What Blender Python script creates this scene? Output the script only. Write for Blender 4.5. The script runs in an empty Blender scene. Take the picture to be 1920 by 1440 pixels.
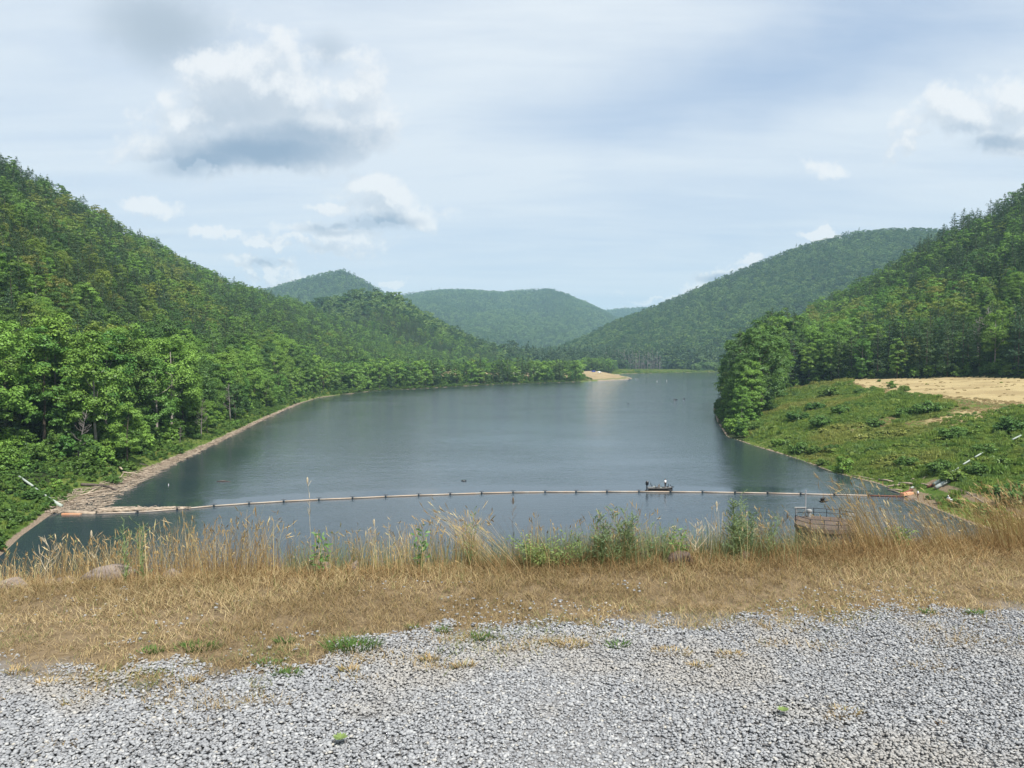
import bpy, math, random
import numpy as np
from mathutils import Vector, Matrix
random.seed(7); np.random.seed(7)
rng = np.random.default_rng(11)
S = bpy.context.scene
COL = S.collection
R = math.radians
# ------------------------------------------------------------------ camera, world, sun, exposure
F_PX, HOR, CAM_H = 1450.0, 668.0, 28.0
PITCH = math.atan((720 - HOR) / F_PX)
cam_d = bpy.data.cameras.new("camera"); cam = bpy.data.objects.new("camera", cam_d); COL.objects.link(cam)
cam.location = (0, 0, CAM_H); cam.rotation_euler = (R(90) - PITCH, 0, 0)
cam_d.sensor_width = 36; cam_d.lens = 36 * F_PX / 1920; cam_d.clip_start = 0.1; cam_d.clip_end = 60000
S.camera = cam
S.view_settings.view_transform = 'Standard'; S.view_settings.look = 'None'
S.view_settings.exposure = 0.5; S.view_settings.gamma = 1.0; S.view_settings.use_curve_mapping = False
SUN_EL, SUN_AZ = 56.0, 150.0          # azimuth clockwise from +Y: behind the camera, to the right
sun_d = bpy.data.lights.new("sun", 'SUN'); sun = bpy.data.objects.new("sun", sun_d); COL.objects.link(sun)
sun_d.energy = 4.9; sun_d.angle = R(2.0); sun_d.color = (1.0, 0.95, 0.87)
sdir = Vector((math.sin(R(SUN_AZ)) * math.cos(R(SUN_EL)), math.cos(R(SUN_AZ)) * math.cos(R(SUN_EL)), math.sin(R(SUN_EL))))
sun.rotation_euler = sdir.to_track_quat('Z', 'Y').to_euler()

def ray(px, py):
    a = (720 - py) / F_PX
    dy = math.cos(PITCH) + a * math.sin(PITCH); dz = -math.sin(PITCH) + a * math.cos(PITCH)
    return (px - 960) / F_PX / dy, dz / dy            # (x per metre of depth, z per metre of depth)
def G(px, py, z=0.0):
    u, e = ray(px, py); Y = (z - CAM_H) / e
    return (u * Y, Y)
def AT(px, py, Y):
    u, e = ray(px, py); return (u * Y, Y, CAM_H + e * Y)

# ---- node helper
class NT:
    def __init__(s, tree): s.t = tree; s.n = tree.nodes; s.l = tree.links
    def new(s, typ, **k):
        n = s.n.new(typ)
        for a, b in k.items(): setattr(n, a, b)
        return n
    def put(s, sock, v):
        if hasattr(v, 'is_output') or isinstance(v, bpy.types.NodeSocket): s.l.new(v, sock)
        elif v is not None: sock.default_value = v
    def m(s, op, a, b=None, c=None, clamp=False):
        n = s.new('ShaderNodeMath', operation=op, use_clamp=clamp)
        for i, v in enumerate((a, b, c)):
            if v is not None: s.put(n.inputs[i], v)
        return n.outputs[0]
    def v(s, op, a, b=None):
        n = s.new('ShaderNodeVectorMath', operation=op); s.put(n.inputs[0], a)
        if b is not None: s.put(n.inputs[1], b)
        return n.outputs['Value'] if op in ('LENGTH', 'DOT_PRODUCT') else n.outputs[0]
    def mix(s, f, a, b):
        n = s.new('ShaderNodeMix', data_type='RGBA'); s.put(n.inputs[0], f)
        s.put(n.inputs[6], c4(a)); s.put(n.inputs[7], c4(b)); return n.outputs[2]
    def mixf(s, f, a, b):
        n = s.new('ShaderNodeMix', data_type='FLOAT'); s.put(n.inputs[0], f); s.put(n.inputs[2], a); s.put(n.inputs[3], b)
        return n.outputs[0]
    def noise(s, vec, scale, detail=4, rough=0.55, dist=0.0, col=False):
        n = s.new('ShaderNodeTexNoise'); 
        if vec is not None: s.put(n.inputs['Vector'], vec)
        n.inputs['Scale'].default_value = scale; n.inputs['Detail'].default_value = detail
        n.inputs['Roughness'].default_value = rough; n.inputs['Distortion'].default_value = dist
        return n.outputs['Color'] if col else n.outputs['Fac']
    def ss(s, x, a, b):
        n = s.new('ShaderNodeMapRange', interpolation_type='SMOOTHSTEP'); s.put(n.inputs[0], x)
        n.inputs[1].default_value = a; n.inputs[2].default_value = b; n.inputs[3].default_value = 0; n.inputs[4].default_value = 1
        return n.outputs[0]
    def ramp(s, x, stops):
        n = s.new('ShaderNodeValToRGB'); s.put(n.inputs[0], x); e = n.color_ramp.elements
        while len(e) < len(stops): e.new(0.5)
        for i, (p, c) in enumerate(stops): e[i].position = p; e[i].color = c4(c)
        return n.outputs[0]
def c4(c):
    if isinstance(c, (tuple, list)) and len(c) == 3: return (*c, 1.0)
    return c

# ---- world: Nishita sky, a thin veil of high cloud and cumulus, all as functions of direction
W = bpy.data.worlds.new("World"); S.world = W; W.use_nodes = True
w = NT(W.node_tree); w.n.clear()
wo = w.new('ShaderNodeOutputWorld'); bg = w.new('ShaderNodeBackground'); bg.inputs[1].default_value = 0.10
w.l.new(bg.outputs[0], wo.inputs[0])
sky = w.new('ShaderNodeTexSky', sky_type='NISHITA', sun_disc=False, sun_elevation=R(SUN_EL), sun_rotation=R(SUN_AZ))
sky.air_density = 1.0; sky.dust_density = 1.0; sky.ozone_density = 1.5
tc = w.new('ShaderNodeTexCoord'); D = tc.outputs['Generated']
sp = w.new('ShaderNodeSeparateXYZ'); w.l.new(D, sp.inputs[0]); dx, dy, dz = sp.outputs
ya = w.m('MAXIMUM', w.m('ABSOLUTE', dy), 0.05)
cmb = w.new('ShaderNodeCombineXYZ'); w.l.new(w.m('DIVIDE', dx, ya), cmb.inputs[0]); w.l.new(w.m('DIVIDE', dz, ya), cmb.inputs[1])
w.l.new(w.m('MULTIPLY', w.m('SIGN', dy), 0.3), cmb.inputs[2]); Q0 = cmb.outputs[0]
CL = [  # px, py, half width, half height of cumulus lobes (where they stand in the sky), strength
 (400,280,190,55,1.05),(330,235,95,60,.95),(480,175,125,95,1.1),(575,215,150,80,1.1),(655,235,85,60,1.05),(480,285,170,42,1),(430,230,130,70,1),
 (705,365,70,38,1.05),(735,395,100,26,1),(640,398,95,22,.8),(455,472,60,18,.9),(520,488,45,12,.9),(290,425,60,26,.95),(620,452,115,26,.85),(600,475,110,14,.8),
 (1790,222,150,48,.9),(1690,265,90,24,.55),(1890,190,100,60,.95),(1895,262,95,32,.9),(1510,320,70,34,.62),
 (1300,522,60,14,.8),(1240,562,40,12,.85),(1165,560,22,9,.8),(1375,500,55,14,.85),(1530,442,40,12,.9),(738,541,26,8,1),(1190,535,70,8,.7),(480,520,90,12,.7)]
def cumulus(Q):
    wob = w.noise(Q, 5.0, 7, 0.62, 0.0, True)
    Qw = w.v('ADD', Q, w.v('MULTIPLY', w.v('SUBTRACT', wob, (0.5, 0.5, 0.5)), (0.26, 0.20, 0.0)))
    best = None
    for (px, py, rx, ry, st) in CL:
        u, e = ray(px, py)
        q = w.v('LENGTH', w.v('MULTIPLY', w.v('SUBTRACT', Qw, (u, e, 0.3)), (F_PX / rx, F_PX / ry, 8)))
        q = w.m('SUBTRACT', st, q)
        best = q if best is None else w.m('SMOOTH_MAX', best, q, 0.25)
    return w.m('ADD', best, w.m('MULTIPLY', w.m('SUBTRACT', w.noise(Q, 14.0, 9, 0.66), 0.5), 2.3))
q1 = cumulus(Q0)
q2 = cumulus(w.v('ADD', Q0, (0.006, 0.022, 0)))
q1c = w.m('MINIMUM', q1, 0.7); q2c = w.m('MINIMUM', q2, 0.7)
cov = w.ss(q1, -0.22, 0.34)
lit = w.ss(w.m('SUBTRACT', q1c, q2c), -0.30, 0.55)
thick = w.ss(q1, 0.05, 1.05)
sun_c, mid_c, dark_c = (6.5, 6.65, 6.8), (5.1, 5.55, 6.1), (3.6, 4.2, 4.95)
ccol = w.mix(lit, w.mix(thick, mid_c, dark_c), sun_c)
belly = None
for (px_, py_, rx_, ry_, am_) in ((480, 283, 215, 42, 1.0), (380, 300, 130, 38, .95), (560, 262, 180, 34, .7), (450, 210, 90, 40, .25), (600, 220, 80, 30, .2), (712, 408, 90, 16, .8), (630, 425, 80, 12, .5), (1890, 268, 90, 20, .7), (1830, 238, 60, 14, .3), (500, 500, 60, 10, .5), (1350, 520, 60, 12, .8), (290, 440, 60, 10, .3)):
    u_, e_0 = ray(px_, py_); Qb = w.v('ADD', Q0, w.v('MULTIPLY', w.v('SUBTRACT', w.noise(Q0, 9, 6, .6, 0, True), (.5, .5, .5)), (.10, .06, 0)))
    qb = w.m('MULTIPLY', w.ss(w.v('LENGTH', w.v('MULTIPLY', w.v('SUBTRACT', Qb, (u_, e_0, .3)), (F_PX / rx_, F_PX / ry_, 8))), 1.25, .2), am_)
    belly = qb if belly is None else w.m('MAXIMUM', belly, qb)
ccol = w.mix(w.m('MULTIPLY', belly, .95), ccol, (1.7, 2.5, 3.6))
cov = w.m('MAXIMUM', cov, w.m('MULTIPLY', belly, .75))
# veil: high streaky cloud on a level sheet far above
zc = w.m('ADD', w.m('MAXIMUM', dz, 0.0), 0.10)
cs = w.new('ShaderNodeCombineXYZ'); w.l.new(w.m('DIVIDE', dx, zc), cs.inputs[0]); w.l.new(w.m('DIVIDE', dy, zc), cs.inputs[1])
mp = w.new('ShaderNodeMapping'); mp.inputs['Rotation'].default_value = (0, 0, R(24)); mp.inputs['Scale'].default_value = (0.32, 1.0, 1)
w.l.new(cs.outputs[0], mp.inputs[0])
vn = w.m('ADD', w.m('MULTIPLY', w.noise(mp.outputs[0], 1.3, 7, 0.55, 0.8), .7), w.m('MULTIPLY', w.noise(mp.outputs[0], 5.0, 8, 0.62, 0.5), .3))
def lobe(px, py, rx, ry, rot, a, b):
    u, e = ray(px, py)
    mm = w.new('ShaderNodeMapping', vector_type='TEXTURE'); w.l.new(w.v('ADD', Q0, w.v('MULTIPLY', w.v('SUBTRACT', w.noise(Q0, 4, 5, .5, 0, True), (.5, .5, .5)), (.12, .12, 0))), mm.inputs[0])
    mm.inputs['Location'].default_value = (u, e, .3); mm.inputs['Rotation'].default_value = (0, 0, R(rot)); mm.inputs['Scale'].default_value = (rx / F_PX, ry / F_PX, 1)
    return w.ss(w.v('LENGTH', mm.outputs[0]), b, a)
hole = w.m('MULTIPLY', lobe(1520, 115, 620, 110, 14, .0, 1.3), 0.5)
hole2 = w.m('MULTIPLY', lobe(1250, 400, 700, 60, 8, .1, 1.3), 0.10)
veil = w.m('SUBTRACT', w.m('SUBTRACT', w.m('ADD', 0.88, w.m('MULTIPLY', w.m('SUBTRACT', vn, 0.5), 1.3)), hole), hole2)
veil = w.m('MAXIMUM', w.m('MINIMUM', veil, 0.97), 0.34)
hz = w.ss(dz, 0.0, 0.45)
vcol = w.mix(hz, (5.2, 5.8, 6.45), (5.8, 6.25, 6.7))
blue = w.mix(0.55, sky.outputs[0], (1.7, 3.0, 5.3))
base = w.mix(veil, blue, vcol)
g1 = w.m('MAXIMUM', lobe(300, 50, 160, 100, 0, .1, 1.2), w.m('MULTIPLY', lobe(610, 95, 60, 55, 0, .1, 1.2), .6))
base = w.mix(w.m('MULTIPLY', w.m('MULTIPLY', g1, w.ss(w.noise(Q0, 9, 6, .6), .32, .58)), .9), base, (3.2, 3.8, 4.5))
fin = w.mix(w.m('MULTIPLY', cov, 0.9), base, ccol)
w.l.new(fin, bg.inputs[0])
W.cycles.sampling_method = 'MANUAL'; W.cycles.sample_map_resolution = 512

# ------------------------------------------------------------------ generic builders
def tag(o, label=None, cat=None, group=None, kind=None):
    if label: o['label'] = label
    if cat: o['category'] = cat
    if group: o['group'] = group
    if kind: o['kind'] = kind
    return o
def link(name, me, parent=None, loc=None):
    o = bpy.data.objects.new(name, me); COL.objects.link(o)
    if parent: o.parent = parent
    if loc is not None: o.location = loc
    return o
def empty(name, loc, rz=0.0):
    o = link(name, None); o.location = loc; o.rotation_euler = (0, 0, rz); o.empty_display_size = 0.3; return o
def mesh(name, V, Fq, mat=None, smooth=False, attrs=None):
    V = np.asarray(V, dtype=np.float32); Fq = np.asarray(Fq, dtype=np.int32); k = Fq.shape[1]; n = len(Fq)
    me = bpy.data.meshes.new(name); me.vertices.add(len(V)); me.vertices.foreach_set('co', V.ravel())
    me.loops.add(n * k); me.loops.foreach_set('vertex_index', Fq.ravel())
    me.polygons.add(n); me.polygons.foreach_set('loop_start', np.arange(0, n * k, k, dtype=np.int32))
    try: me.polygons.foreach_set('loop_total', np.full(n, k, dtype=np.int32))
    except Exception: pass
    if smooth: me.polygons.foreach_set('use_smooth', np.ones(n, dtype=bool))
    for an, (typ, arr) in (attrs or {}).items():
        a = me.attributes.new(an, typ, 'POINT'); arr = np.asarray(arr, dtype=np.float32)
        a.data.foreach_set('color' if typ == 'FLOAT_COLOR' else 'vector' if typ == 'FLOAT_VECTOR' else 'value', arr.ravel())
    me.update(calc_edges=True)
    if mat: me.materials.append(mat)
    return me
class MB:
    """collects boxes, tubes, lathes; one mesh per build()"""
    def __init__(s): s.V = []; s.F = []
    def add(s, vs, fs):
        b = len(s.V); s.V += [tuple(v) for v in vs]; s.F += [tuple(i + b for i in f) for f in fs]; return s
    def box(s, c, d, rz=0, M=None, taper=1.0):
        hx, hy, hz = d[0] / 2, d[1] / 2, d[2] / 2; vs = []
        for z in (-1, 1):
            t = taper if z > 0 else 1
            for x, y in ((-1, -1), (1, -1), (1, 1), (-1, 1)): vs.append(Vector((x * hx * t, y * hy * t, z * hz)))
        q = Matrix.Rotation(rz, 3, 'Z') if M is None else M
        vs = [q @ v + Vector(c) for v in vs]
        return s.add(vs, [(3, 2, 1, 0), (4, 5, 6, 7), (0, 1, 5, 4), (1, 2, 6, 5), (2, 3, 7, 6), (3, 0, 4, 7)])
    def tube(s, pts, rad, n=7, caps=True):
        pts = [Vector(p) for p in pts]; rad = rad if isinstance(rad, (list, tuple)) else [rad] * len(pts)
        rings = []; up = Vector((0, 0, 1))
        for i, p in enumerate(pts):
            d = (pts[min(i + 1, len(pts) - 1)] - pts[max(i - 1, 0)]).normalized()
            a = d.cross(up if abs(d.z) < .95 else Vector((1, 0, 0))).normalized(); b = d.cross(a)
            rings.append([p + rad[i] * (math.cos(2 * math.pi * k / n) * a + math.sin(2 * math.pi * k / n) * b) for k in range(n)])
        vs = [v for r in rings for v in r]; fs = []
        for i in range(len(pts) - 1):
            for k in range(n): fs.append((i * n + k, (i + 1) * n + k, (i + 1) * n + (k + 1) % n, i * n + (k + 1) % n))
        if caps: fs += [tuple(range(n)), tuple(reversed(range((len(pts) - 1) * n, len(pts) * n)))]
        return s.add(vs, fs)
    def lathe(s, c, prof, n=12):
        vs = []; fs = []
        for r, z in prof:
            for k in range(n): vs.append((c[0] + r * math.cos(2 * math.pi * k / n), c[1] + r * math.sin(2 * math.pi * k / n), c[2] + z))
        for i in range(len(prof) - 1):
            for k in range(n): fs.append((i * n + k, i * n + (k + 1) % n, (i + 1) * n + (k + 1) % n, (i + 1) * n + k))
        fs += [tuple(reversed(range(n))), tuple(range((len(prof) - 1) * n, len(prof) * n))]
        return s.add(vs, fs)
    def me(s, name, mat, smooth=False):
        me = bpy.data.meshes.new(name); me.from_pydata(s.V, [], s.F)
        if smooth: me.polygons.foreach_set('use_smooth', [True] * len(me.polygons))
        me.update(); me.materials.append(mat); return me
    def build(s, name, mat, parent=None, smooth=False):
        return link(name, s.me(name, mat, smooth), parent)

# ---- value noise for terrain
def _h(ix, iy, s):
    n = (ix * 374761393 + iy * 668265263 + s * 1442695041) & 0x7fffffff
    n = ((n ^ (n >> 13)) * 1274126177) & 0x7fffffff
    return ((n ^ (n >> 16)) & 0xffff) / 65535.0
def vnoise(x, y, s=0):
    ix = np.floor(x).astype(np.int64); iy = np.floor(y).astype(np.int64); fx = x - ix; fy = y - iy
    fx = fx * fx * (3 - 2 * fx); fy = fy * fy * (3 - 2 * fy)
    a = _h(ix, iy, s); b = _h(ix + 1, iy, s); c = _h(ix, iy + 1, s); d = _h(ix + 1, iy + 1, s)
    return (a * (1 - fx) + b * fx) * (1 - fy) + (c * (1 - fx) + d * fx) * fy
def fbm(x, y, sc, oct=4, s=0):
    r = 0; a = 0.5; t = 0
    for o in range(oct):
        r = r + a * vnoise(x / sc + 13.7 * o, y / sc - 7.1 * o, s + o); t += a; a *= .5; sc = sc / 2.03
    return r / t

# ------------------------------------------------------------------ terrain
def PG(lst): return [G(a, b) for a, b in lst]
LEFT = [(-150, 40), (-95, 75)] + PG([(0, 1043), (40, 1005), (100, 962), (150, 940), (215, 915), (300, 880), (400, 832), (500, 783), (560, 757), (600, 745), (700, 733),
        (800, 728), (900, 722), (1000, 718.5), (1100, 715.5), (1180, 711.5)])
TIP = PG([(1186, 709.5), (1178, 706.5), (1160, 704)])
FAR = PG([(1166, 701), (1200, 700), (1260, 699), (1345, 698)]) + [(700, 1350)]
RIGHT = [(520, 1150), (330, 850), (190, 600), (135, 480)] + PG([(1337, 765), (1344, 790), (1362, 818), (1420, 838), (1500, 862), (1560, 885), (1650, 908), (1715, 938), (1760, 957), (1830, 985), (1920, 1012)]) + [(84, 90), (100, 60), (160, 30)]
POLY = np.array(LEFT + TIP + FAR + RIGHT)
def seg_dist(X, Y, P):
    d = np.full(X.shape, 1e9)
    for (ax, ay), (bx, by) in zip(P[:-1], P[1:]):
        vx, vy = bx - ax, by - ay; L = vx * vx + vy * vy
        t = np.clip(((X - ax) * vx + (Y - ay) * vy) / L, 0, 1)
        d = np.minimum(d, np.hypot(X - ax - t * vx, Y - ay - t * vy))
    return d
def inpoly(X, Y, P):
    c = np.zeros(X.shape, bool); n = len(P); j = n - 1
    for i in range(n):
        xi, yi = P[i]; xj, yj = P[j]
        k = ((yi > Y) != (yj > Y)) & (X < (xj - xi) * (Y - yi) / (yj - yi + 1e-12) + xi)
        c ^= k; j = i
    return c
NL = len(LEFT) + len(TIP) + len(FAR)
def arr(pts):  # (px, py, tree allowance px, crest depth, foot depth, foot z)
    o = []
    for px, py, Yc, Yf, Zf, th in pts:
        u, e = ray(px, py); o.append((u, Yc, CAM_H + e * Yc - th, Yf, Zf))
    return o
RIDGES = {
 'L1': [(-1.7, 230, 165, 70, 2), (-1.0, 370, 165, 118, 3)] + arr([(0, 282, 560, 178, 5, 12), (100, 342, 640, 205, 5, 12), (200, 398, 720, 235, 5, 12), (300, 456, 800, 280, 6, 12),
        (400, 510, 920, 345, 6, 12), (500, 546, 1040, 450, 6, 12), (560, 562, 1130, 530, 6, 12), (620, 582, 1180, 610, 6, 13), (700, 618, 1200, 720, 6, 13), (800, 655, 1150, 850, 6, 14), (880, 674, 1100, 950, 6, 10)]),
 'L2': arr([(480, 600, 1500, 1200, 6, 12), (560, 580, 1480, 1150, 6, 12), (620, 562, 1450, 1100, 6, 12), (680, 549, 1420, 1050, 6, 12), (738, 553, 1400, 1050, 6, 12), (800, 590, 1400, 1050, 6, 12), (850, 615, 1400, 1100, 6, 12),
        (900, 639, 1400, 1150, 6, 12), (950, 655, 1400, 1180, 6, 12), (1010, 668, 1400, 1250, 6, 12)]),
 'P1': arr([(350, 590, 3500, 2200, 10, 8), (440, 560, 3500, 2200, 10, 8), (515, 541, 3500, 2200, 10, 8), (580, 521, 3500, 2200, 10, 8), (640, 508, 3500, 2200, 10, 8), (675, 523, 3450, 2200, 10, 8), (710, 545, 3400, 2200, 10, 8), (760, 580, 3350, 2300, 10, 8), (860, 640, 3300, 2400, 10, 8), (900, 668, 3300, 2500, 10, 8)]),
 'P2': arr([(650, 585, 4600, 2600, 10, 8), (750, 555, 4600, 2600, 10, 8), (830, 545, 4600, 2500, 10, 8), (880, 545, 4600, 2500, 10, 8), (940, 549, 4600, 2700, 10, 8), (1000, 545, 4600, 2900, 10, 8), (1030, 543, 4600, 2900, 10, 8), (1060, 552, 4600, 2800, 10, 8), (1100, 569, 4600, 2800, 10, 8), (1130, 584, 4600, 2900, 10, 8), (1180, 610, 4600, 3000, 10, 8), (1250, 650, 4600, 3100, 10, 8)]),
 'P3': arr([(1000, 600, 6000, 4700, 10, 6), (1080, 592, 6000, 4700, 10, 6), (1130, 584, 6000, 4700, 10, 6), (1170, 580, 6000, 4700, 10, 6), (1210, 578, 6000, 4700, 10, 6), (1300, 575, 6000, 4700, 10, 6)]),
 'R2': arr([(950, 672, 1900, 1650, 5, 12), (1000, 656, 1950, 1600, 5, 12), (1050, 647, 2000, 1560, 5, 13), (1100, 628, 2100, 1520, 5, 12), (1140, 608, 2200, 1470, 4, 12), (1210, 580, 2300, 1480, 5, 12), (1278, 553, 2300, 1480, 5, 12), (1350, 521, 2300, 1480, 5, 12), (1440, 484, 2300, 1450, 5, 12),
        (1500, 460, 2300, 1450, 5, 12), (1600, 434, 2250, 1400, 5, 12), (1700, 427, 2200, 1400, 5, 12), (1760, 430, 2200, 1350, 5, 12), (1920, 450, 2100, 1300, 5, 12)]) + [(1.7, 1500, 420, 900, 10)],
 'R1': arr([(1335, 690, 860, 560, 6, 8), (1370, 668, 850, 520, 10, 12), (1400, 648, 830, 480, 14, 13), (1450, 608, 800, 440, 16, 14), (1500, 580, 790, 425, 17, 12), (1550, 556, 780, 410, 17, 12), (1600, 531, 760, 395, 17, 12), (1650, 505, 740, 382, 17, 12), (1700, 471, 700, 370, 17.5, 12), (1740, 442, 690, 360, 18, 12),
        (1800, 408, 670, 345, 18, 12), (1860, 380, 650, 330, 18, 12), (1920, 340, 620, 318, 18, 12)]) + [(1.0, 470, 185, 262, 18), (1.7, 330, 190, 200, 18)],
}
RA = {k: np.array(v) for k, v in RIDGES.items()}
def terrain(X, Y):
    X = np.asarray(X, float); Y = np.maximum(np.asarray(Y, float), 1.0); u = X / Y
    dl = seg_dist(X, Y, LEFT + TIP + FAR[:2]); dr = seg_dist(X, Y, RIGHT); df = seg_dist(X, Y, FAR); d = np.minimum(np.minimum(dl, dr), df)
    ins = inpoly(X, Y, POLY)
    bl = np.interp(dl, [0, 3, 15, 45, 200, 1000, 6000], [0, .9, 4.2, 8.0, 12, 20, 30])
    bf = np.interp(dl, [0, 4, 12, 60, 400, 6000], [0, .6, 1.6, 4.5, 9, 12])
    wl = np.clip((Y - 420) / 180, 0, 1); bl = bl * (1 - wl) + bf * wl
    br = np.interp(dr, [0, 4, 10, 36, 65, 100, 400, 6000], [0, .8, 3.4, 10.3, 16.0, 18.3, 19.5, 20])
    bfar = np.interp(df, [0, 10, 60, 400, 6000], [0, .5, 1.2, 6, 12])
    isr = (dr < dl) & (Y < 900) & (u > 0)
    z = np.where(isr, np.minimum(br, 0.35 + bfar * 9), np.minimum(bl, 0.2 + bfar * 9))
    z = np.where(~isr & (df < dl), np.minimum(bfar, z), z)
    z = z + (fbm(X, Y, 18, 3, 5) - .5) * np.clip(d / 12, 0, 1) * 2.0
    z = z + 5.0 * np.exp(-(((X - 104) / 38) ** 2 + ((Y - 985) / 48) ** 2)) * np.clip(dl / 28, 0, 1)
    for nm, A in RA.items():
        Yc = np.interp(u, A[:, 0], A[:, 1]); Zc = np.interp(u, A[:, 0], A[:, 2]); Yf = np.interp(u, A[:, 0], A[:, 3]); Zf = np.interp(u, A[:, 0], A[:, 4])
        s = (Y - Yf) / (Yc - Yf); sc = np.clip(s, 0, 1)
        prof = sc ** 0.96 if nm in ('L1', 'R1') else sc ** 0.9 * (1 - .12 * (1 - sc))
        h = Zf + (Zc - Zf) * prof
        amp = {'L1': 14, 'R1': 8, 'L2': 14, 'R2': 34, 'P1': 60, 'P2': 75, 'P3': 20}[nm]
        ln = {'L1': 120, 'R1': 110, 'L2': 130, 'R2': 260, 'P1': 420, 'P2': 520, 'P3': 500}[nm]
        g = np.abs(fbm(X, Y * .35, ln, 3, len(nm) + ord(nm[0])) - .5) * 2
        h = h + amp * (g - .45) * 4 * sc * (1 - sc)
        back = Zc - (Y - Yc) * 0.4
        h = np.where(s > 1, back, h)
        ed = np.clip(np.minimum((u - A[0, 0]), (A[-1, 0] - u)) / 0.02, 0, 1)
        h = np.where((s < 0) | (ed <= 0), -99, h * ed)
        z = np.maximum(z, h)
    z = np.maximum(z, 0.12 * np.minimum(d, 2))
    z = np.where(ins, -np.minimum(0.25 * d, 5.0) - 0.02, z)
    return z, d, dl, dr, df, ins
def TZ(x, y): return float(terrain(np.array([x]), np.array([y]))[0][0])

DAMY = lambda x: 0.17 * x
def damz(yp):   # height of the embankment against the distance past the crest line
    return np.interp(yp, [-60, -14, 5.5, 6.1, 6.6, 7.4, 80, 90], [4, 26.35, 26.35, 26.33, 26.20, 25.85, -3.2, -6])
# ------------------------------------------------------------------ materials
def mat(name, col=(.5, .5, .5), rough=0.8, metal=0.0, noise=None, bump=0.0, bscale=20, spec=0.3):
    """noise = (scale, darker/other colour, amount)"""
    m = bpy.data.materials.new(name); m.use_nodes = True; t = NT(m.node_tree); b = t.n['Principled BSDF']
    b.inputs['Base Color'].default_value = c4(col); b.inputs['Roughness'].default_value = rough; b.inputs['Metallic'].default_value = metal
    b.inputs['Specular IOR Level'].default_value = spec
    if noise:
        tcn = t.new('ShaderNodeTexCoord')
        f = t.noise(tcn.outputs['Object'], noise[0], 6, .65)
        t.l.new(t.mix(t.m('MULTIPLY', t.ss(f, .35, .65), noise[2]), col, noise[1]), b.inputs['Base Color'])
    if bump:
        tcn = t.new('ShaderNodeTexCoord'); bn = t.new('ShaderNodeBump'); bn.inputs['Strength'].default_value = bump; bn.inputs['Distance'].default_value = 0.05
        t.l.new(t.noise(tcn.outputs['Object'], bscale, 8, .7), bn.inputs['Height']); t.l.new(bn.outputs[0], b.inputs['Normal'])
    return m
def leafmat(name, cols, trans=0.35, patch=None, var=0.35, rough=0.6, hue=0.489, gain=0.92):
    """cols: list of tints picked per plant; var: leaf to leaf variation; patch: world patches of another tint"""
    m = bpy.data.materials.new(name); m.use_nodes = True; t = NT(m.node_tree); t.n.clear()
    out = t.new('ShaderNodeOutputMaterial'); oi = t.new('ShaderNodeObjectInfo'); ge = t.new('ShaderNodeNewGeometry')
    n = len(cols); stops = [(i / max(1, n - 1) if n > 1 else 0, c) for i, c in enumerate(cols)]
    c = t.ramp(oi.outputs['Random'], stops)
    if patch:
        f = t.noise(ge.outputs['Position'], patch[0], 3, .5)
        c = t.mix(t.m('MULTIPLY', t.ss(f, .5, .62), patch[2]), c, patch[1])
    hs = t.new('ShaderNodeHueSaturation'); t.l.new(c, hs.inputs['Color'])
    rn = ge.outputs['Random Per Island']
    t.put(hs.inputs['Value'], t.m('ADD', gain * (1 - var), t.m('MULTIPLY', rn, 2 * var * gain))); hs.inputs['Saturation'].default_value = .92
    t.put(hs.inputs['Hue'], t.m('ADD', hue, t.m('MULTIPLY', oi.outputs['Random'], 0.024)))
    d = t.new('ShaderNodeBsdfDiffuse'); tr = t.new('ShaderNodeBsdfTranslucent'); mx = t.new('ShaderNodeMixShader')
    t.l.new(hs.outputs[0], d.inputs[0]); t.l.new(t.mix(.35, hs.outputs[0], (.13, .26, .035)), tr.inputs[0]); mx.inputs[0].default_value = trans
    t.l.new(d.outputs[0], mx.inputs[1]); t.l.new(tr.outputs[0], mx.inputs[2])
    gl = t.new('ShaderNodeBsdfGlossy'); gl.inputs['Roughness'].default_value = .45; gl.inputs['Color'].default_value = (.9, 1, .9, 1)
    m2 = t.new('ShaderNodeMixShader'); m2.inputs[0].default_value = 0.015
    t.l.new(mx.outputs[0], m2.inputs[1]); t.l.new(gl.outputs[0], m2.inputs[2]); t.l.new(m2.outputs[0], out.inputs[0])
    return m
M = {}
M['leaf_bright'] = leafmat('bright_leaves', [(.13, .25, .025), (.09, .19, .022), (.17, .30, .03), (.07, .16, .022)], .24, gain=1.10)
M['leaf_mid'] = leafmat('mid_leaves', [(.075, .155, .026), (.10, .19, .026), (.055, .12, .028), (.125, .21, .03)], .22, gain=1.06)
M['leaf_yellow'] = leafmat('yellowish_leaves', [(.21, .26, .035), (.17, .27, .03), (.23, .22, .045)], .35)
M['needle'] = leafmat('pine_needles', [(.062, .115, .045), (.042, .088, .035), (.085, .135, .042), (.05, .10, .052)], .15)
M['bush'] = leafmat('bush_leaves', [(.10, .20, .022), (.07, .155, .02), (.13, .23, .03), (.06, .13, .025)], .3)
M['herb'] = leafmat('meadow_growth', [(.17, .27, .03), (.11, .21, .028), (.24, .31, .04), (.14, .23, .06)], .3, patch=(.035, (.32, .31, .07), .7), gain=.92)
M['far_leaf'] = leafmat('hill_leaves', [(.06, .155, .04), (.15, .26, .05), (.032, .09, .034), (.18, .28, .055), (.065, .14, .025), (.035, .09, .03)], .25, patch=(.004, (.04, .10, .03), .5), var=.15)
M['straw'] = leafmat('straw_tufts', [(.40, .30, .14), (.33, .24, .11), (.44, .34, .17)], .2, var=.2, hue=.488, gain=1.0)
M['bark'] = mat('bark', (.13, .105, .08), .9, noise=(3, (.05, .04, .03), .8), bump=.6, bscale=6)
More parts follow.
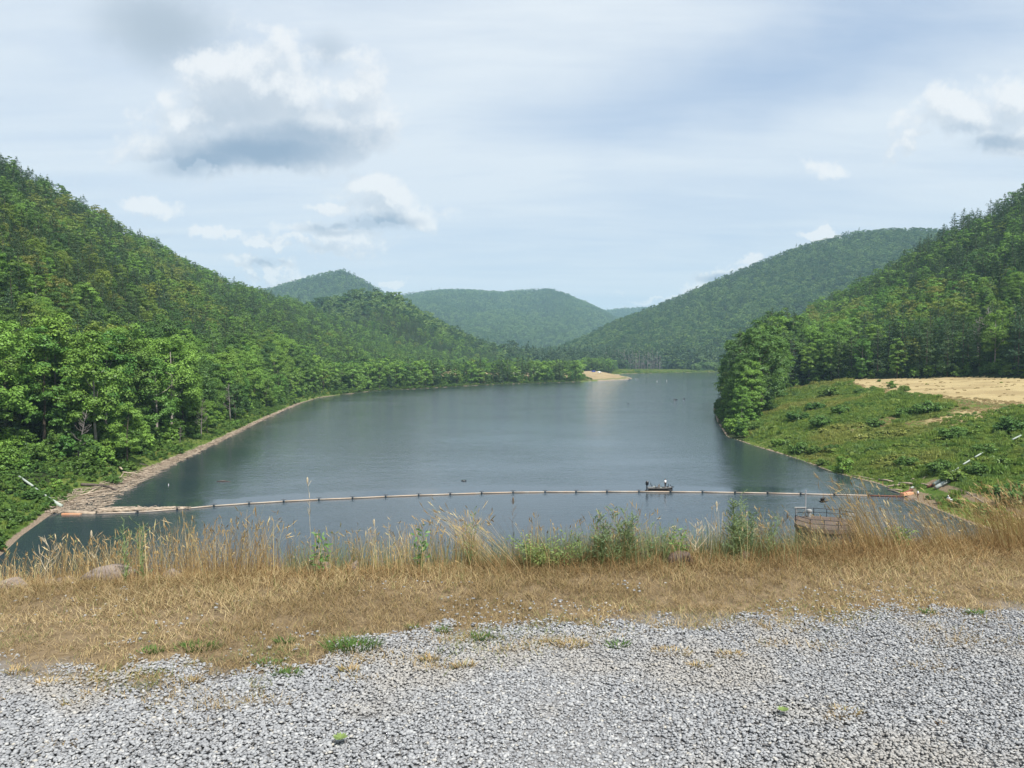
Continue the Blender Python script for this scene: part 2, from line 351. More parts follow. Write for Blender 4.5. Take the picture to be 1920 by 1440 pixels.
M['pale_bark'] = mat('pale_bark', (.33, .30, .26), .85, noise=(2, (.14, .12, .10), .7))
M['dead_wood'] = mat('grey_dead_wood', (.24, .215, .20), .9, noise=(2, (.14, .12, .11), .6))
M['drift'] = mat('bleached_driftwood', (.42, .35, .27), .85, noise=(1.2, (.26, .20, .15), .8), bump=.3)
M['drift_dark'] = mat('wet_dark_driftwood', (.12, .095, .08), .8, noise=(2, (.05, .04, .035), .7))
M['black'] = mat('black_gelcoat', (.012, .012, .014), .25, spec=.5); M['grey_paint'] = mat('grey_tan_gelcoat', (.15, .14, .13), .4)
M['white'] = mat('white_paint', (.8, .8, .78), .4); M['blue_car'] = mat('blue_paint', (.03, .07, .35), .3); M['glass'] = mat('dark_glass', (.02, .025, .03), .08, spec=.6)
M['skin'] = mat('skin', (.45, .28, .2), .6); M['shirt'] = mat('white_cotton', (.78, .78, .80), .9); M['pants'] = mat('dark_cotton', (.035, .03, .035), .9)
M['hair'] = mat('dark_hair', (.03, .02, .015), .8); M['brown_cloth'] = mat('brown_cotton', (.17, .09, .06), .9); M['rubber'] = mat('rubber', (.02, .02, .02), .8)
M['rust'] = mat('rusty_brown_steel', (.20, .075, .045), .75, noise=(2, (.09, .04, .03), .8))
M['orange'] = mat('faded_orange_plastic', (.62, .27, .13), .6, noise=(.8, (.55, .38, .26), .8))
M['tan_pipe'] = mat('sun_bleached_orange_pipe', (.37, .28, .21), .6, noise=(.35, (.41, .37, .32), .9))
M['grey_pipe'] = mat('weathered_grey_pipe', (.38, .42, .40), .55, noise=(.8, (.24, .27, .26), .7))
M['pale_pipe'] = mat('pale_green_grey_pipe', (.30, .34, .31), .5, noise=(.8, (.36, .42, .36), .7))
M['steel_dark'] = mat('dark_steel', (.03, .033, .04), .5, .3); M['steel_grey'] = mat('grey_galvanised_steel', (.36, .37, .39), .45, .4)
M['pale_grey'] = mat('dull_pale_paint', (.26, .26, .25), .6); M['concrete'] = mat('weathered_concrete', (.12, .088, .068), .9, noise=(.7, (.075, .055, .045), .8), bump=.3, bscale=4)
M['concrete_dark'] = mat('dark_concrete', (.07, .06, .05), .8, noise=(.9, (.035, .03, .03), .8))  # darker concrete for the platform shaft below the deck

# rock
def rockmat(name, a, b):
    m = bpy.data.materials.new(name); m.use_nodes = True; t = NT(m.node_tree); bs = t.n['Principled BSDF']; tcn = t.new('ShaderNodeTexCoord')
    f = t.noise(tcn.outputs['Object'], 3, 8, .7); g = t.noise(tcn.outputs['Object'], 22, 6, .7)
    c = t.mix(t.ss(f, .35, .65), a, b); c = t.mix(t.m('MULTIPLY', t.ss(g, .55, .7), .6), c, (.07, .06, .055))
    t.l.new(c, bs.inputs['Base Color']); bs.inputs['Roughness'].default_value = .92
    bn = t.new('ShaderNodeBump'); bn.inputs['Strength'].default_value = .8; bn.inputs['Distance'].default_value = .03
    t.l.new(t.noise(tcn.outputs['Object'], 14, 9, .72), bn.inputs['Height']); t.l.new(bn.outputs[0], bs.inputs['Normal']); return m
M['rock'] = rockmat('pale_grey_brown_rock', (.27, .225, .19), (.17, .135, .115)); M['rock_dark'] = rockmat('dark_brown_rock', (.13, .09, .07), (.075, .055, .05))

# terrain
m = bpy.data.materials.new('terrain_cover'); m.use_nodes = True; t = NT(m.node_tree); bs = t.n['Principled BSDF']; bs.inputs['Roughness'].default_value = .95; bs.inputs['Specular IOR Level'].default_value = .1
ge = t.new('ShaderNodeNewGeometry'); P = ge.outputs['Position']
def at(n): a = t.new('ShaderNodeAttribute', attribute_name=n); return a.outputs['Fac']
n1 = t.noise(P, .06, 6, .6); n2 = t.noise(P, .9, 6, .7); n3 = t.noise(P, 5, 5, .7)
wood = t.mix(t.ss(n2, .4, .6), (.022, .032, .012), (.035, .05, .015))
green = t.mix(t.ss(n1, .4, .6), (.075, .13, .022), (.12, .155, .035)); green = t.mix(t.m('MULTIPLY', t.ss(n2, .45, .65), .55), green, (.05, .085, .02))
dry = t.mix(t.ss(n1, .42, .6), (.40, .32, .17), (.31, .24, .125)); dry = t.mix(t.m('MULTIPLY', t.ss(n3, .5, .7), .4), dry, (.24, .17, .085))
dirt = t.mix(t.ss(n3, .35, .65), (.25, .19, .125), (.17, .13, .09))
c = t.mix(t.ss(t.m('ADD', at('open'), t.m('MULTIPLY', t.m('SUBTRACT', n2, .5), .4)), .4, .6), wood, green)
c = t.mix(t.ss(t.m('ADD', at('dry'), t.m('MULTIPLY', t.m('SUBTRACT', t.noise(P, .12, 6, .65), .5), .8)), .4, .6), c, dry)
c = t.mix(t.ss(t.m('ADD', at('dirt'), t.m('MULTIPLY', t.m('SUBTRACT', n2, .5), .7)), .4, .6), c, dirt)
sh = t.ss(t.m('ADD', at('shore'), t.m('MULTIPLY', t.m('SUBTRACT', n2, .5), 3.0)), at('strip'), t.m('MULTIPLY', at('strip'), .7)) if False else t.ss(t.m('ADD', t.m('DIVIDE', at('shore'), at('strip')), t.m('MULTIPLY', t.m('SUBTRACT', n2, .5), 1.6)), 1.1, .8)
c = t.mix(sh, c, t.mix(t.ss(n3, .4, .6), (.30, .235, .17), (.17, .13, .10)))
c = t.mix(t.ss(at('sand'), .4, .6), c, (.26, .21, .155))
t.l.new(c, bs.inputs['Base Color'])
bn = t.new('ShaderNodeBump'); bn.inputs['Strength'].default_value = .7; bn.inputs['Distance'].default_value = .4; t.l.new(n3, bn.inputs['Height']); t.l.new(bn.outputs[0], bs.inputs['Normal'])
M['terrain'] = m

NU, NY = 760, 640
uu = np.sinh(np.linspace(-1.0, 1.0, NU) * 1.1) / math.sinh(1.1) * 1.7
yy = np.exp(np.linspace(math.log(55), math.log(9000), NY))
U_, Y_ = np.meshgrid(uu, yy); X_ = U_ * Y_
Z_, D_, DL_, DR_, DF_, IN_ = terrain(X_, Y_)
def pxof(X, Y, Z):
    dyy = Y * math.cos(PITCH) - (Z - CAM_H) * math.sin(PITCH); up = Y * math.sin(PITCH) + (Z - CAM_H) * math.cos(PITCH)
    return 960 + F_PX * X / dyy, 720 - F_PX * up / dyy
def zones(X, Y, Z, D, DL, DR):
    px, py = pxof(X, Y, Z); u = X / np.maximum(Y, 1)
    treeline = np.interp(px, [1335, 1390, 1400, 1440, 1480, 1560, 1920, 2400], [150, 232, 262, 330, 420, 400, 316, 262])
    rightside = (DR < DL) & (Y < 700) & (X > 60)
    openR = rightside & (Y < treeline)
    dryR = openR * np.clip((DR - 50 + 30 * (px > 1600)) / 30, 0, 1) * np.clip((Z - 13.4) / 2.6, 0, 1) * np.clip((px - 1500) / 120, 0.45, 1)
    dryR = np.maximum(dryR, openR * .68 * np.exp(-(((X - 121) / 17) ** 2 + ((Y - 207) / 13) ** 2))); dryR = np.maximum(dryR, openR * .30 * np.exp(-(((DR - 5) / 3.0) ** 2)) * (px > 1590) * (px < 1720))
    field = (px > 820) & (px < 1185) & (Y > 700) & (Y < 1060) & (DL > 12)
    beach = (px > 1088) & (px < 1190) & (Y > 840) & (Y < 1180) & (X > 60)
    marsh = (px > 1150) & (Y > 1150) & (Y < np.interp(px, [1150, 1200, 1290, 1300, 1345], [1400, 1440, 1430, 1375, 1365])) & (px < 1350)
    bankL = (DL < 14) & (px < 640)
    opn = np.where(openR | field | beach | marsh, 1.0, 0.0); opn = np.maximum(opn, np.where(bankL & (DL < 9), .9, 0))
    dry = np.maximum(dryR, np.where(field, 1.0, np.where(beach & (DL > 3), .30, 0.0)))
    path = np.exp(-((DR - 7.0) / 1.3) ** 2) * .9 * (rightside & (px > 1730) & (Y < 160))
    path2 = (rightside & (px > 1700) & (px < 1760) & (DR < 4)) * .6
    dirt = np.maximum(np.maximum(path, path2), np.where(beach & (DL > 3), .5, 0)); sand = np.where(beach & (DL < 5) & (px > 1120) & (Y > 860), 1.0, 0.0)
    return opn, dry, dirt, sand, openR, field, beach, marsh
opn, dry_, dirt_, sand_, *_r = zones(X_, Y_, Z_, D_, DL_, DR_)
idx = np.arange(NU * NY).reshape(NY, NU)
Fq = np.stack([idx[:-1, :-1], idx[:-1, 1:], idx[1:, 1:], idx[1:, :-1]], -1).reshape(-1, 4)
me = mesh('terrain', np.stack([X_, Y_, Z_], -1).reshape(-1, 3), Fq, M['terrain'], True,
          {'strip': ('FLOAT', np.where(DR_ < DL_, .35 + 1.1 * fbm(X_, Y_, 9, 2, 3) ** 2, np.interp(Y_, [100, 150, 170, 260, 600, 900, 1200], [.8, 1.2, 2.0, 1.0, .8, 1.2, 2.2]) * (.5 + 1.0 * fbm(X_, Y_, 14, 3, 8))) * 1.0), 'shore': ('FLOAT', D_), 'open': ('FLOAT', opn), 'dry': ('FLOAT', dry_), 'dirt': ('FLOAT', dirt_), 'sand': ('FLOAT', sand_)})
tag(link('terrain', me), kind='structure')

# water
m = bpy.data.materials.new('lake_water'); m.use_nodes = True; t = NT(m.node_tree); bs = t.n['Principled BSDF']
bs.inputs['Base Color'].default_value = (.024, .038, .048, 1); bs.inputs['Roughness'].default_value = .07; bs.inputs['IOR'].default_value = 1.33
ge = t.new('ShaderNodeNewGeometry'); P = ge.outputs['Position']; s3 = t.new('ShaderNodeSeparateXYZ'); t.l.new(P, s3.inputs[0])
mpn = t.new('ShaderNodeMapping'); mpn.inputs['Scale'].default_value = (.75, 1.25, 1); mpn.inputs['Rotation'].default_value = (0, 0, R(-12)); t.l.new(P, mpn.inputs[0])
wv = t.m('ADD', t.m('MULTIPLY', t.noise(mpn.outputs[0], .55, 3, .5, .4), .6), t.m('MULTIPLY', t.noise(mpn.outputs[0], 2.2, 3, .6, .3), .32))
wv = t.m('ADD', wv, t.m('MULTIPLY', t.noise(mpn.outputs[0], .16, 2, .5), .7))
dX = t.m('SUBTRACT', s3.outputs[0], 15); kk = t.mixf(t.m('LESS_THAN', dX, 0), .001, .0027)
off = t.m('SUBTRACT', s3.outputs[1], t.m('SUBTRACT', 158.5, t.m('MULTIPLY', t.m('MULTIPLY', dX, dX), kk)))
calm = t.m('MULTIPLY', t.ss(off, -.4, .4), t.ss(t.m('ADD', off, t.m('MULTIPLY', t.noise(P, .05, 3), 8)), 14, 9))
gust = t.m('ADD', .55, t.m('MULTIPLY', t.ss(t.noise(mpn.outputs[0], .02, 5, .6), .3, .7), .75))
gust = t.m('MULTIPLY', gust, t.m('ADD', .6, t.m('MULTIPLY', t.ss(s3.outputs[1], 130, 620), 1.4))); st = t.mixf(t.m('MULTIPLY', calm, .97), gust, 0.02)
bn = t.new('ShaderNodeBump'); bn.inputs['Distance'].default_value = .14; t.l.new(st, bn.inputs['Strength']); t.l.new(wv, bn.inputs['Height']); t.l.new(bn.outputs[0], bs.inputs['Normal'])
M['water'] = m
me = mesh('water', [(-330, 30, 0), (760, 30, 0), (760, 1750, 0), (-330, 1750, 0)], [(0, 1, 2, 3)], M['water'])
tag(link('water', me), kind='structure')

# dam embankment (rip-rap) and its crest
xs = np.concatenate([np.linspace(-200, -10, 150), np.linspace(-9.8, 9.8, 140), np.linspace(10, 200, 150)]); yp = np.concatenate([np.linspace(-60, 0, 10), np.linspace(.5, 5.5, 26), np.linspace(5.6, 9, 70), np.linspace(9.2, 20, 40), np.linspace(21, 90, 90)])
XX, YP = np.meshgrid(xs, yp); YY = YP + DAMY(XX); ZZ = damz(YP)
rk = np.clip((YP - 6.4) / .6, 0, 1)
cell = fbm(XX, YY, 1.1, 3, 33); ZZ = ZZ + rk * (np.abs(cell - .5) * 1.1 - .05) * np.where(YP < 9, .45, 1) + (fbm(XX, YY, 2.5, 3, 3) - .5) * .05
idx = np.arange(XX.size).reshape(XX.shape); Fq = np.stack([idx[:-1, :-1], idx[:-1, 1:], idx[1:, 1:], idx[1:, :-1]], -1).reshape(-1, 4)
m = bpy.data.materials.new('dam_cover'); m.use_nodes = True; t = NT(m.node_tree); bs = t.n['Principled BSDF']; bs.inputs['Roughness'].default_value = .95; bs.inputs['Specular IOR Level'].default_value = .1
ge = t.new('ShaderNodeNewGeometry'); P = ge.outputs['Position']; s3 = t.new('ShaderNodeSeparateXYZ'); t.l.new(P, s3.inputs[0])
ypn = t.m('SUBTRACT', s3.outputs[1], t.m('MULTIPLY', s3.outputs[0], .17))
soil = t.mix(t.ss(t.noise(P, 9, 7, .7), .35, .65), (.24, .18, .11), (.14, .105, .065)); soil = t.mix(t.m('MULTIPLY', t.ss(t.noise(P, 1.3, 4), .45, .65), .5), soil, (.15, .11, .06))
rp = t.mix(t.ss(t.noise(P, 2.5, 7, .7), .38, .62), (.27, .24, .21), (.12, .10, .085))
gv = t.mix(t.ss(t.noise(P, 30, 5, .7), .35, .65), (.24, .24, .245), (.16, .16, .162))
e = t.m('ADD', ypn, t.m('MULTIPLY', t.m('SUBTRACT', t.noise(P, 1.2, 5, .6), .5), 1.2))
e = t.m('ADD', at('edge'), t.m('MULTIPLY', t.m('SUBTRACT', t.noise(P, 1.6, 6, .65), .5), .9)); c = t.mix(t.ss(e, -.1, .25), gv, soil); c = t.mix(t.ss(ypn, 6.7, 7.1), c, rp); t.l.new(c, bs.inputs['Base Color'])
bn = t.new('ShaderNodeBump'); bn.inputs['Strength'].default_value = .8; bn.inputs['Distance'].default_value = .02; t.l.new(t.noise(P, 40, 6, .7), bn.inputs['Height']); t.l.new(bn.outputs[0], bs.inputs['Normal'])
me = mesh('dam_embankment', np.stack([XX, YY, ZZ], -1).reshape(-1, 3), Fq, m, True, {'edge': ('FLOAT', YY - np.interp(XX, [-9, -2.9, -1.9, -1.2, -.55, .0, .6, 1.3, 2.0, 2.6, 3.4, 9], [3.95, 3.98, 3.86, 3.95, 4.55, 4.62, 4.72, 4.75, 4.78, 4.82, 4.98, 5.35]))}); tag(link('dam_embankment', me), kind='structure')

# ------------------------------------------------------------------ plants
def quads(C, N, s1, s2, T=None, jit=0.0):
    """diamond leaf cards: centres C, normals N, half sizes"""
    n = len(C); N = N / (np.linalg.norm(N, axis=1, keepdims=True) + 1e-9)
    if T is None: T = rng.normal(size=(n, 3))
    A = T - (T * N).sum(1, keepdims=True) * N; A /= (np.linalg.norm(A, axis=1, keepdims=True) + 1e-9); B = np.cross(N, A)
    s1 = np.broadcast_to(np.asarray(s1), (n,))[:, None]; s2 = np.broadcast_to(np.asarray(s2), (n,))[:, None]
    V = np.stack([C - A * s1, C + B * s2 + A * s1 * .15 - N * s2 * .15, C + A * s1, C - B * s2 + A * s1 * .1 - N * s2 * .15], 1).reshape(-1, 3)
    return V, np.arange(4 * n).reshape(-1, 4)
def rdir(n):
    v = rng.normal(size=(n, 3)); return v / np.linalg.norm(v, axis=1, keepdims=True)
def broad_crown(name, mt, H, Wd, ncl, nlf, leaf, base=.22, flat=1.0):
    """an uneven crown of leaf clumps with gaps: clumps sit on the ends of boughs"""
    C = []; N = []; ctr = np.array([0, 0, H * (base + 1) / 2]); hz_ = H * (1 - base) / 2; wr = Wd / 2
    lob = [(rng.uniform(0, 6.28), rng.uniform(.3, 1)) for _ in range(5)]
    for i in range(ncl):
        d = rdir(1)[0]; zf = (i + .5) / ncl * 2 - 1; d[2] = 0; d /= np.linalg.norm(d) + 1e-9; rr = math.sqrt(max(0, 1 - zf * zf))
        rr = (rr ** .7) * (1 - .22 * max(0, zf)) ; az = math.atan2(d[1], d[0])
        k = 1 + .16 * sum(math.cos(az - a0) * b0 for a0, b0 in lob) * .6
        rad = rng.uniform(.45, 1.0) ** .6
        c = ctr + np.array([d[0] * rr * wr * rad * k, d[1] * rr * wr * rad * k, zf * hz_ * (rad if abs(zf) > .8 else 1) + rng.normal() * .4])
        cr = rng.uniform(.10, .17) * Wd * (1.1 - .3 * abs(zf))
        n = int(nlf * rng.uniform(.7, 1.3)); dv = rdir(n); dv[:, 2] = np.where(dv[:, 2] < -.25, -dv[:, 2] * .7, dv[:, 2])
        pr = rng.uniform(.55, 1.0, (n, 1)) ** .5 * (1 + .25 * rng.normal(size=(n, 1)) * .5)
        p = c + dv * cr * pr * np.array([1.05, 1.05, .8 * flat])
        out = (p - ctr) / np.array([wr, wr, hz_]); nn = dv * .55 + out * .35 + np.array([0, 0, .55]) + rng.normal(size=(n, 3)) * .42
        C.append(p); N.append(nn)
    C = np.concatenate(C); N = np.concatenate(N); s = leaf * rng.uniform(.6, 1.25, len(C))
    V, F = quads(C, N, s, s * .62); return mesh(name, V, F, mt)
def pine_crown(name, mt, H, Wd, lev, br, nq, leaf, base=.18, open_=0.0):
    C = []; N = []; T = []
    for i in range(lev):
        f = (i + rng.uniform(-.3, .3)) / lev; z = H * (base + (1 - base) * f); f = max(0, f)
        L0 = Wd / 2 * max(0, 1 - f ** 2.1) ** .8 * (0.78 + .22 * math.sin(f * 11)) * (1 if f > .12 else .75) + .35
        for b in range(br):
            if rng.random() < open_: continue
            az = rng.uniform(0, 6.28); L = L0 * rng.uniform(.55, 1.2); n = max(3, int(nq * (L / (Wd / 2)) ** 1.0)); n = int(n * 1.3)
            t = rng.uniform(.15, 1, n) ** .7; sp = rng.normal(size=n) * .20 * L * t ** .6
            dr_ = np.array([math.cos(az), math.sin(az), 0]); sd = np.array([-math.sin(az), math.cos(az), 0]); zb = rng.uniform(-.5, .5)
            p = dr_ * (t * L)[:, None] + sd * sp[:, None]; p[:, 2] = z + zb + .16 * L * t ** 2 - .05 * L * t + rng.normal(size=n) * .13
            nn = np.array([0, 0, 1.0]) + dr_ * .25 + rng.normal(size=(n, 3)) * .38
            C.append(p); N.append(nn); T.append(np.tile(dr_, (n, 1)) + rng.normal(size=(n, 3)) * .5)
    n = 14; p = rng.normal(size=(n, 3)) * np.array([.35, .35, .9]) + np.array([0, 0, H * .985]); C.append(p); N.append(rdir(n) + np.array([0, 0, .5])); T.append(rdir(n) + np.array([0, 0, 1]))
    C = np.concatenate(C); N = np.concatenate(N); T = np.concatenate(T); s = leaf * rng.uniform(.6, 1.3, len(C))
    V, F = quads(C, N, s, s * .36, T); return mesh(name, V, F, mt)
def trunk_me(name, mt, H, r, lean=.02, limbs=6, top=.85, lim_len=.28, start=.3):
    b = MB(); n = 7; pts = []; ax, ay = rng.normal() * lean * H, rng.normal() * lean * H
    for i in range(n): f = i / (n - 1); pts.append((ax * f * f + rng.normal() * .08, ay * f * f + rng.normal() * .08, H * top * f - .8 * (i == 0)))
    b.tube(pts, [r * (1.25 if i == 0 else 1) * (1 - .82 * i / (n - 1)) for i in range(n)], 7)
    for k in range(limbs):
        f = start + (top - start) * (k + .5) / limbs; i = min(n - 2, int(f / top * (n - 1))); g = f / top * (n - 1) - i
        p0 = Vector(pts[i]).lerp(Vector(pts[i + 1]), g); az = rng.uniform(0, 6.28); L = H * lim_len * (1.15 - f) * rng.uniform(.7, 1.2)
        p1 = p0 + Vector((math.cos(az) * L * .55, math.sin(az) * L * .55, L * .3)); p2 = p0 + Vector((math.cos(az) * L, math.sin(az) * L, L * .75))
        b.tube([p0, p1, p2], [r * .38 * (1 - f * .6), r * .22, r * .06], 5)
    return b.me(name, mt, True)
def shrub_me(name, mt, Wd, H, ncl, nlf, leaf):
    C = []; N = []
    for i in range(ncl):
        a = rng.uniform(0, 6.28); rr = math.sqrt(rng.random()) * Wd / 2 * .8; zf = rng.uniform(.15, .8) * H * (1 - .5 * (rr / (Wd / 2)) ** 2)
        c = np.array([math.cos(a) * rr, math.sin(a) * rr, zf]); cr = Wd * rng.uniform(.12, .2); n = int(nlf * rng.uniform(.7, 1.3)); dv = rdir(n); dv[:, 2] = np.abs(dv[:, 2]) * np.where(rng.random(n) < .8, 1, -1)
        C.append(c + dv * cr * np.array([1, 1, .75]) * rng.uniform(.6, 1.1, (n, 1))); N.append(dv * .6 + np.array([0, 0, .6]) + rng.normal(size=(n, 3)) * .4)
    C = np.concatenate(C); N = np.concatenate(N); C[:, 2] = np.maximum(C[:, 2], .03); s = leaf * rng.uniform(.6, 1.3, len(C)); V, F = quads(C, N, s, s * .6); return mesh(name, V, F, mt)

HID = bpy.data.collections.new('prototypes')
def scatter(name, P3, protos, scl, rotz, pidx, tilt=None):
    """instances on points; stuff only"""
    P3 = np.asarray(P3); n = len(P3); me = bpy.data.meshes.new(name); me.vertices.add(n); me.vertices.foreach_set('co', P3.astype(np.float32).ravel())
    rot = np.zeros((n, 3)); rot[:, 2] = rotz
    if tilt is not None: rot[:, 0] = tilt[:, 0]; rot[:, 1] = tilt[:, 1]
    scl = np.asarray(scl); scl = np.stack([scl] * 3, 1) if scl.ndim == 1 else scl
    for an, typ, ar_, key in (('i_rot', 'FLOAT_VECTOR', rot, 'vector'), ('i_scl', 'FLOAT_VECTOR', scl, 'vector')):
        a = me.attributes.new(an, typ, 'POINT'); a.data.foreach_set(key, ar_.astype(np.float32).ravel())
    a = me.attributes.new('i_idx', 'INT', 'POINT'); a.data.foreach_set('value', np.asarray(pidx, dtype=np.int32))
    o = link(name, me); pc = bpy.data.collections.new(name + '_kinds')
    for i, (pm) in enumerate(protos):
        po = bpy.data.objects.new('k%02d' % i, pm); pc.objects.link(po)
    g = bpy.data.node_groups.new(name, 'GeometryNodeTree'); g.interface.new_socket('Geometry', in_out='INPUT', socket_type='NodeSocketGeometry'); g.interface.new_socket('Geometry', in_out='OUTPUT', socket_type='NodeSocketGeometry')
    gi = g.nodes.new('NodeGroupInput'); go = g.nodes.new('NodeGroupOutput'); ip = g.nodes.new('GeometryNodeInstanceOnPoints'); ci = g.nodes.new('GeometryNodeCollectionInfo')
    ci.inputs['Collection'].default_value = pc; ci.inputs['Separate Children'].default_value = True; ci.inputs['Reset Children'].default_value = True
    def na(nm, dt): q = g.nodes.new('GeometryNodeInputNamedAttribute'); q.data_type = dt; q.inputs['Name'].default_value = nm; return [s_ for s_ in q.outputs if s_.enabled][0]
    L = g.links.new; L(gi.outputs[0], ip.inputs['Points']); L(ci.outputs[0], ip.inputs['Instance']); ip.inputs['Pick Instance'].default_value = True
    L(na('i_idx', 'INT'), ip.inputs['Instance Index']); L(na('i_scl', 'FLOAT_VECTOR'), ip.inputs['Scale']); L(na('i_rot', 'FLOAT_VECTOR'), ip.inputs['Rotation']); L(ip.outputs[0], go.inputs[0])
    md = o.modifiers.new('scatter', 'NODES'); md.node_group = g
    return o
def joined(name, mes):
    """one mesh from several, for the far wood's tree kinds"""
    V = []; F = []; mi = []; mats = []; b = 0
    for me in mes:
        v = np.zeros(len(me.vertices) * 3, np.float32); me.vertices.foreach_get('co', v); V.append(v.reshape(-1, 3))
        for p in me.polygons: pass
        lt = np.zeros(len(me.polygons), np.int32); me.polygons.foreach_get('loop_total', lt); vi = np.zeros(len(me.loops), np.int32); me.loops.foreach_get('vertex_index', vi)
        F.append((vi + b, lt)); b += len(me.vertices); mats.append(me.materials[0]); mi.append(np.full(len(lt), len(mats) - 1, np.int32))
    nm = bpy.data.meshes.new(name); V = np.concatenate(V); vi = np.concatenate([f[0] for f in F]); lt = np.concatenate([f[1] for f in F]); mi = np.concatenate(mi)
    nm.vertices.add(len(V)); nm.vertices.foreach_set('co', V.ravel()); nm.loops.add(len(vi)); nm.loops.foreach_set('vertex_index', vi.astype(np.int32))
    nm.polygons.add(len(lt)); nm.polygons.foreach_set('loop_start', np.concatenate([[0], np.cumsum(lt)[:-1]]).astype(np.int32))
    for mt in mats: nm.materials.append(mt)
    nm.update(calc_edges=True); nm.polygons.foreach_set('material_index', mi); return nm

# tree kinds (near); height 20 m for broadleaf and 22 m for pine before scaling
BR = []   # (crown, trunk)
for i in range(6): BR.append((broad_crown('crown', M['leaf_bright'], 20, 8.6 + i % 3, 66, 140, .235, .14 + .05 * (i % 3)), trunk_me('trunk', M['pale_bark'] if i % 2 else M['bark'], 20, .28)))
for i in range(5): BR.append((broad_crown('crown', M['leaf_mid'], 20, 9.4 + i % 3, 62, 130, .245, .18), trunk_me('trunk', M['bark'], 20, .3)))
for i in range(2): BR.append((broad_crown('crown', M['leaf_yellow'], 20, 12, 56, 80, .32, .15), trunk_me('trunk', M['bark'], 20, .28)))
PI_ = []
for i in range(6): PI_.append((pine_crown('crown', M['needle'], 22, 9.5 + i % 3, 21, 8, 17, .42, .06 + .05 * (i % 3), .08), trunk_me('trunk', M['bark'], 22, .26, .008, 7, .97, .12, .15)))
# mid and far kinds
MID = [joined('k', [broad_crown('c', M['leaf_mid' if i % 4 else 'leaf_bright'], 17, 11, 34, 42, .48, .12)] + [trunk_me('t', M['bark'], 17, .28, limbs=3)]) for i in range(5)]
MIDY = [joined('k', [broad_crown('c', M['leaf_yellow'], 17, 11, 34, 42, .48, .12), trunk_me('t', M['bark'], 17, .28, limbs=3)])]
MIDP = [joined('k', [pine_crown('c', M['needle'], 18, 11, 13, 7, 12, .62, .12, .05), trunk_me('t', M['bark'], 19, .25, .008, 3, .95, .1)]) for i in range(4)]
FARB = [broad_crown('c', M['far_leaf'], 14, 13, 26, 30, .8, .02) for i in range(5)]
FARP = [broad_crown('c', M['needle'], 16, 9, 20, 24, .8, .05) for i in range(2)] + [pine_crown('c', M['needle'], 17, 9, 9, 6, 6, 1.0, .1)]

def grid_pts(x0, x1, y0, y1, sp):
    nx, ny = int((x1 - x0) / sp), int((y1 - y0) / sp); gx, gy = np.meshgrid(np.arange(nx), np.arange(ny)); gx = gx.ravel() + (gy.ravel() % 2) * .5
    x = x0 + (gx + rng.uniform(-.42, .42, gx.size)) * sp; y = y0 + (gy.ravel() + rng.uniform(-.42, .42, gx.size)) * sp; return x, y
def keep(x, y, lo=-.80, hi=.80):
    u = x / y; k = (u > lo) & (u < hi); return x[k], y[k]
allx, ally = [], []
for (x0, x1, y0, y1, sp) in ((-480, 480, 90, 520, 6.6), (-760, 760, 520, 900, 7.2), (-950, 1100, 900, 1330, 8.0)):
    x, y = keep(*grid_pts(x0, x1, y0, y1, sp)); allx.append(x); ally.append(y)
tx = np.concatenate(allx); ty = np.concatenate(ally)
tz, td, tdl, tdr, tdf, tin = terrain(tx, ty); z_open = zones(tx, ty, tz, td, tdl, tdr)
openR, field, beach, marsh = z_open[4:]
px, py = pxof(tx, ty, tz)
ok = (~tin) & (td > 5.5) & ~openR & ~marsh & ~beach & ~(field & (tdl > 28) & (ty < 1000)) & ~(field & (rng.random(len(tx)) < .2))
# far side of ridge crests is not seen: drop trees well behind the crest
def behind(x, y, names):
    u = x / y; b = np.zeros(len(x), bool)
    for nm in names:
        A = RA[nm]; Yc = np.interp(u, A[:, 0], A[:, 1]); s = (u > A[0, 0]) & (u < A[-1, 0]); b |= s & (y > Yc + 22)
    return b
ok &= ~(behind(tx, ty, ['L1']) & (ty < 1000) & (px < 560)) & ~(behind(tx, ty, ['R1']) & (px > 1345))
ok &= ~((tdl < 40) & (tdl < tdr) & (px < 700) & (rng.random(len(tx)) < .26)); ok &= ~(rng.random(len(tx)) < .12)
ok &= ~((px < 640) & (td < 10) & (rng.random(len(tx)) < .7)) & ~((px < 160) & (tdl < 26) & (ty < 190))
tx, ty, tz, td, tdl, tdr, px, py = [a[ok] for a in (tx, ty, tz, td, tdl, tdr, px, py)]
n = len(tx); left = tdl < tdr
hn = fbm(tx, ty, 55, 3, 21); hn2 = fbm(tx, ty, 28, 3, 44)
pine_p = np.where(left, np.where(td < 34, .06, .45), .5)
pine_p = np.where(left & (px > 760), .4, pine_p)
R1line = (~left) & (ty < 1000); relh = tz - 17
pine_p = np.where(R1line & (relh < 9) & (px > 1540), .93, pine_p); pine_p = np.where(R1line & (relh >= 9) & (relh < 52), .22, pine_p); pine_p = np.where(R1line & (relh >= 52), .68, pine_p)
pine_p = np.where(R1line & (px < 1500) & (relh < 9), .35, pine_p)
pine_p = np.clip(pine_p + (hn - .5) * 1.6 * (td > 34), 0.02, .97)
is_p = rng.random(n) < pine_p
yel = (~is_p) & (((hn2 > .60) & left & (td > 34) & (px < 420)) | (R1line & (relh > 14) & (relh < 50) & (rng.random(n) < .30)) | (rng.random(n) < .03))
brt = (~is_p) & (((td < 36) & left & (rng.random(n) < .75)) | (R1line & (relh < 52) & (rng.random(n) < np.where(px < 1500, .3, .9))) | (rng.random(n) < .15) | (left & (px < 200) & (tz < 60) & (rng.random(n) < .5)))  # right slope: extra bright-leaved trees also paint in its sunlit belt
sc = np.where(left & (td < 38), rng.uniform(.8, 1.38, n), rng.uniform(.62, .92, n))
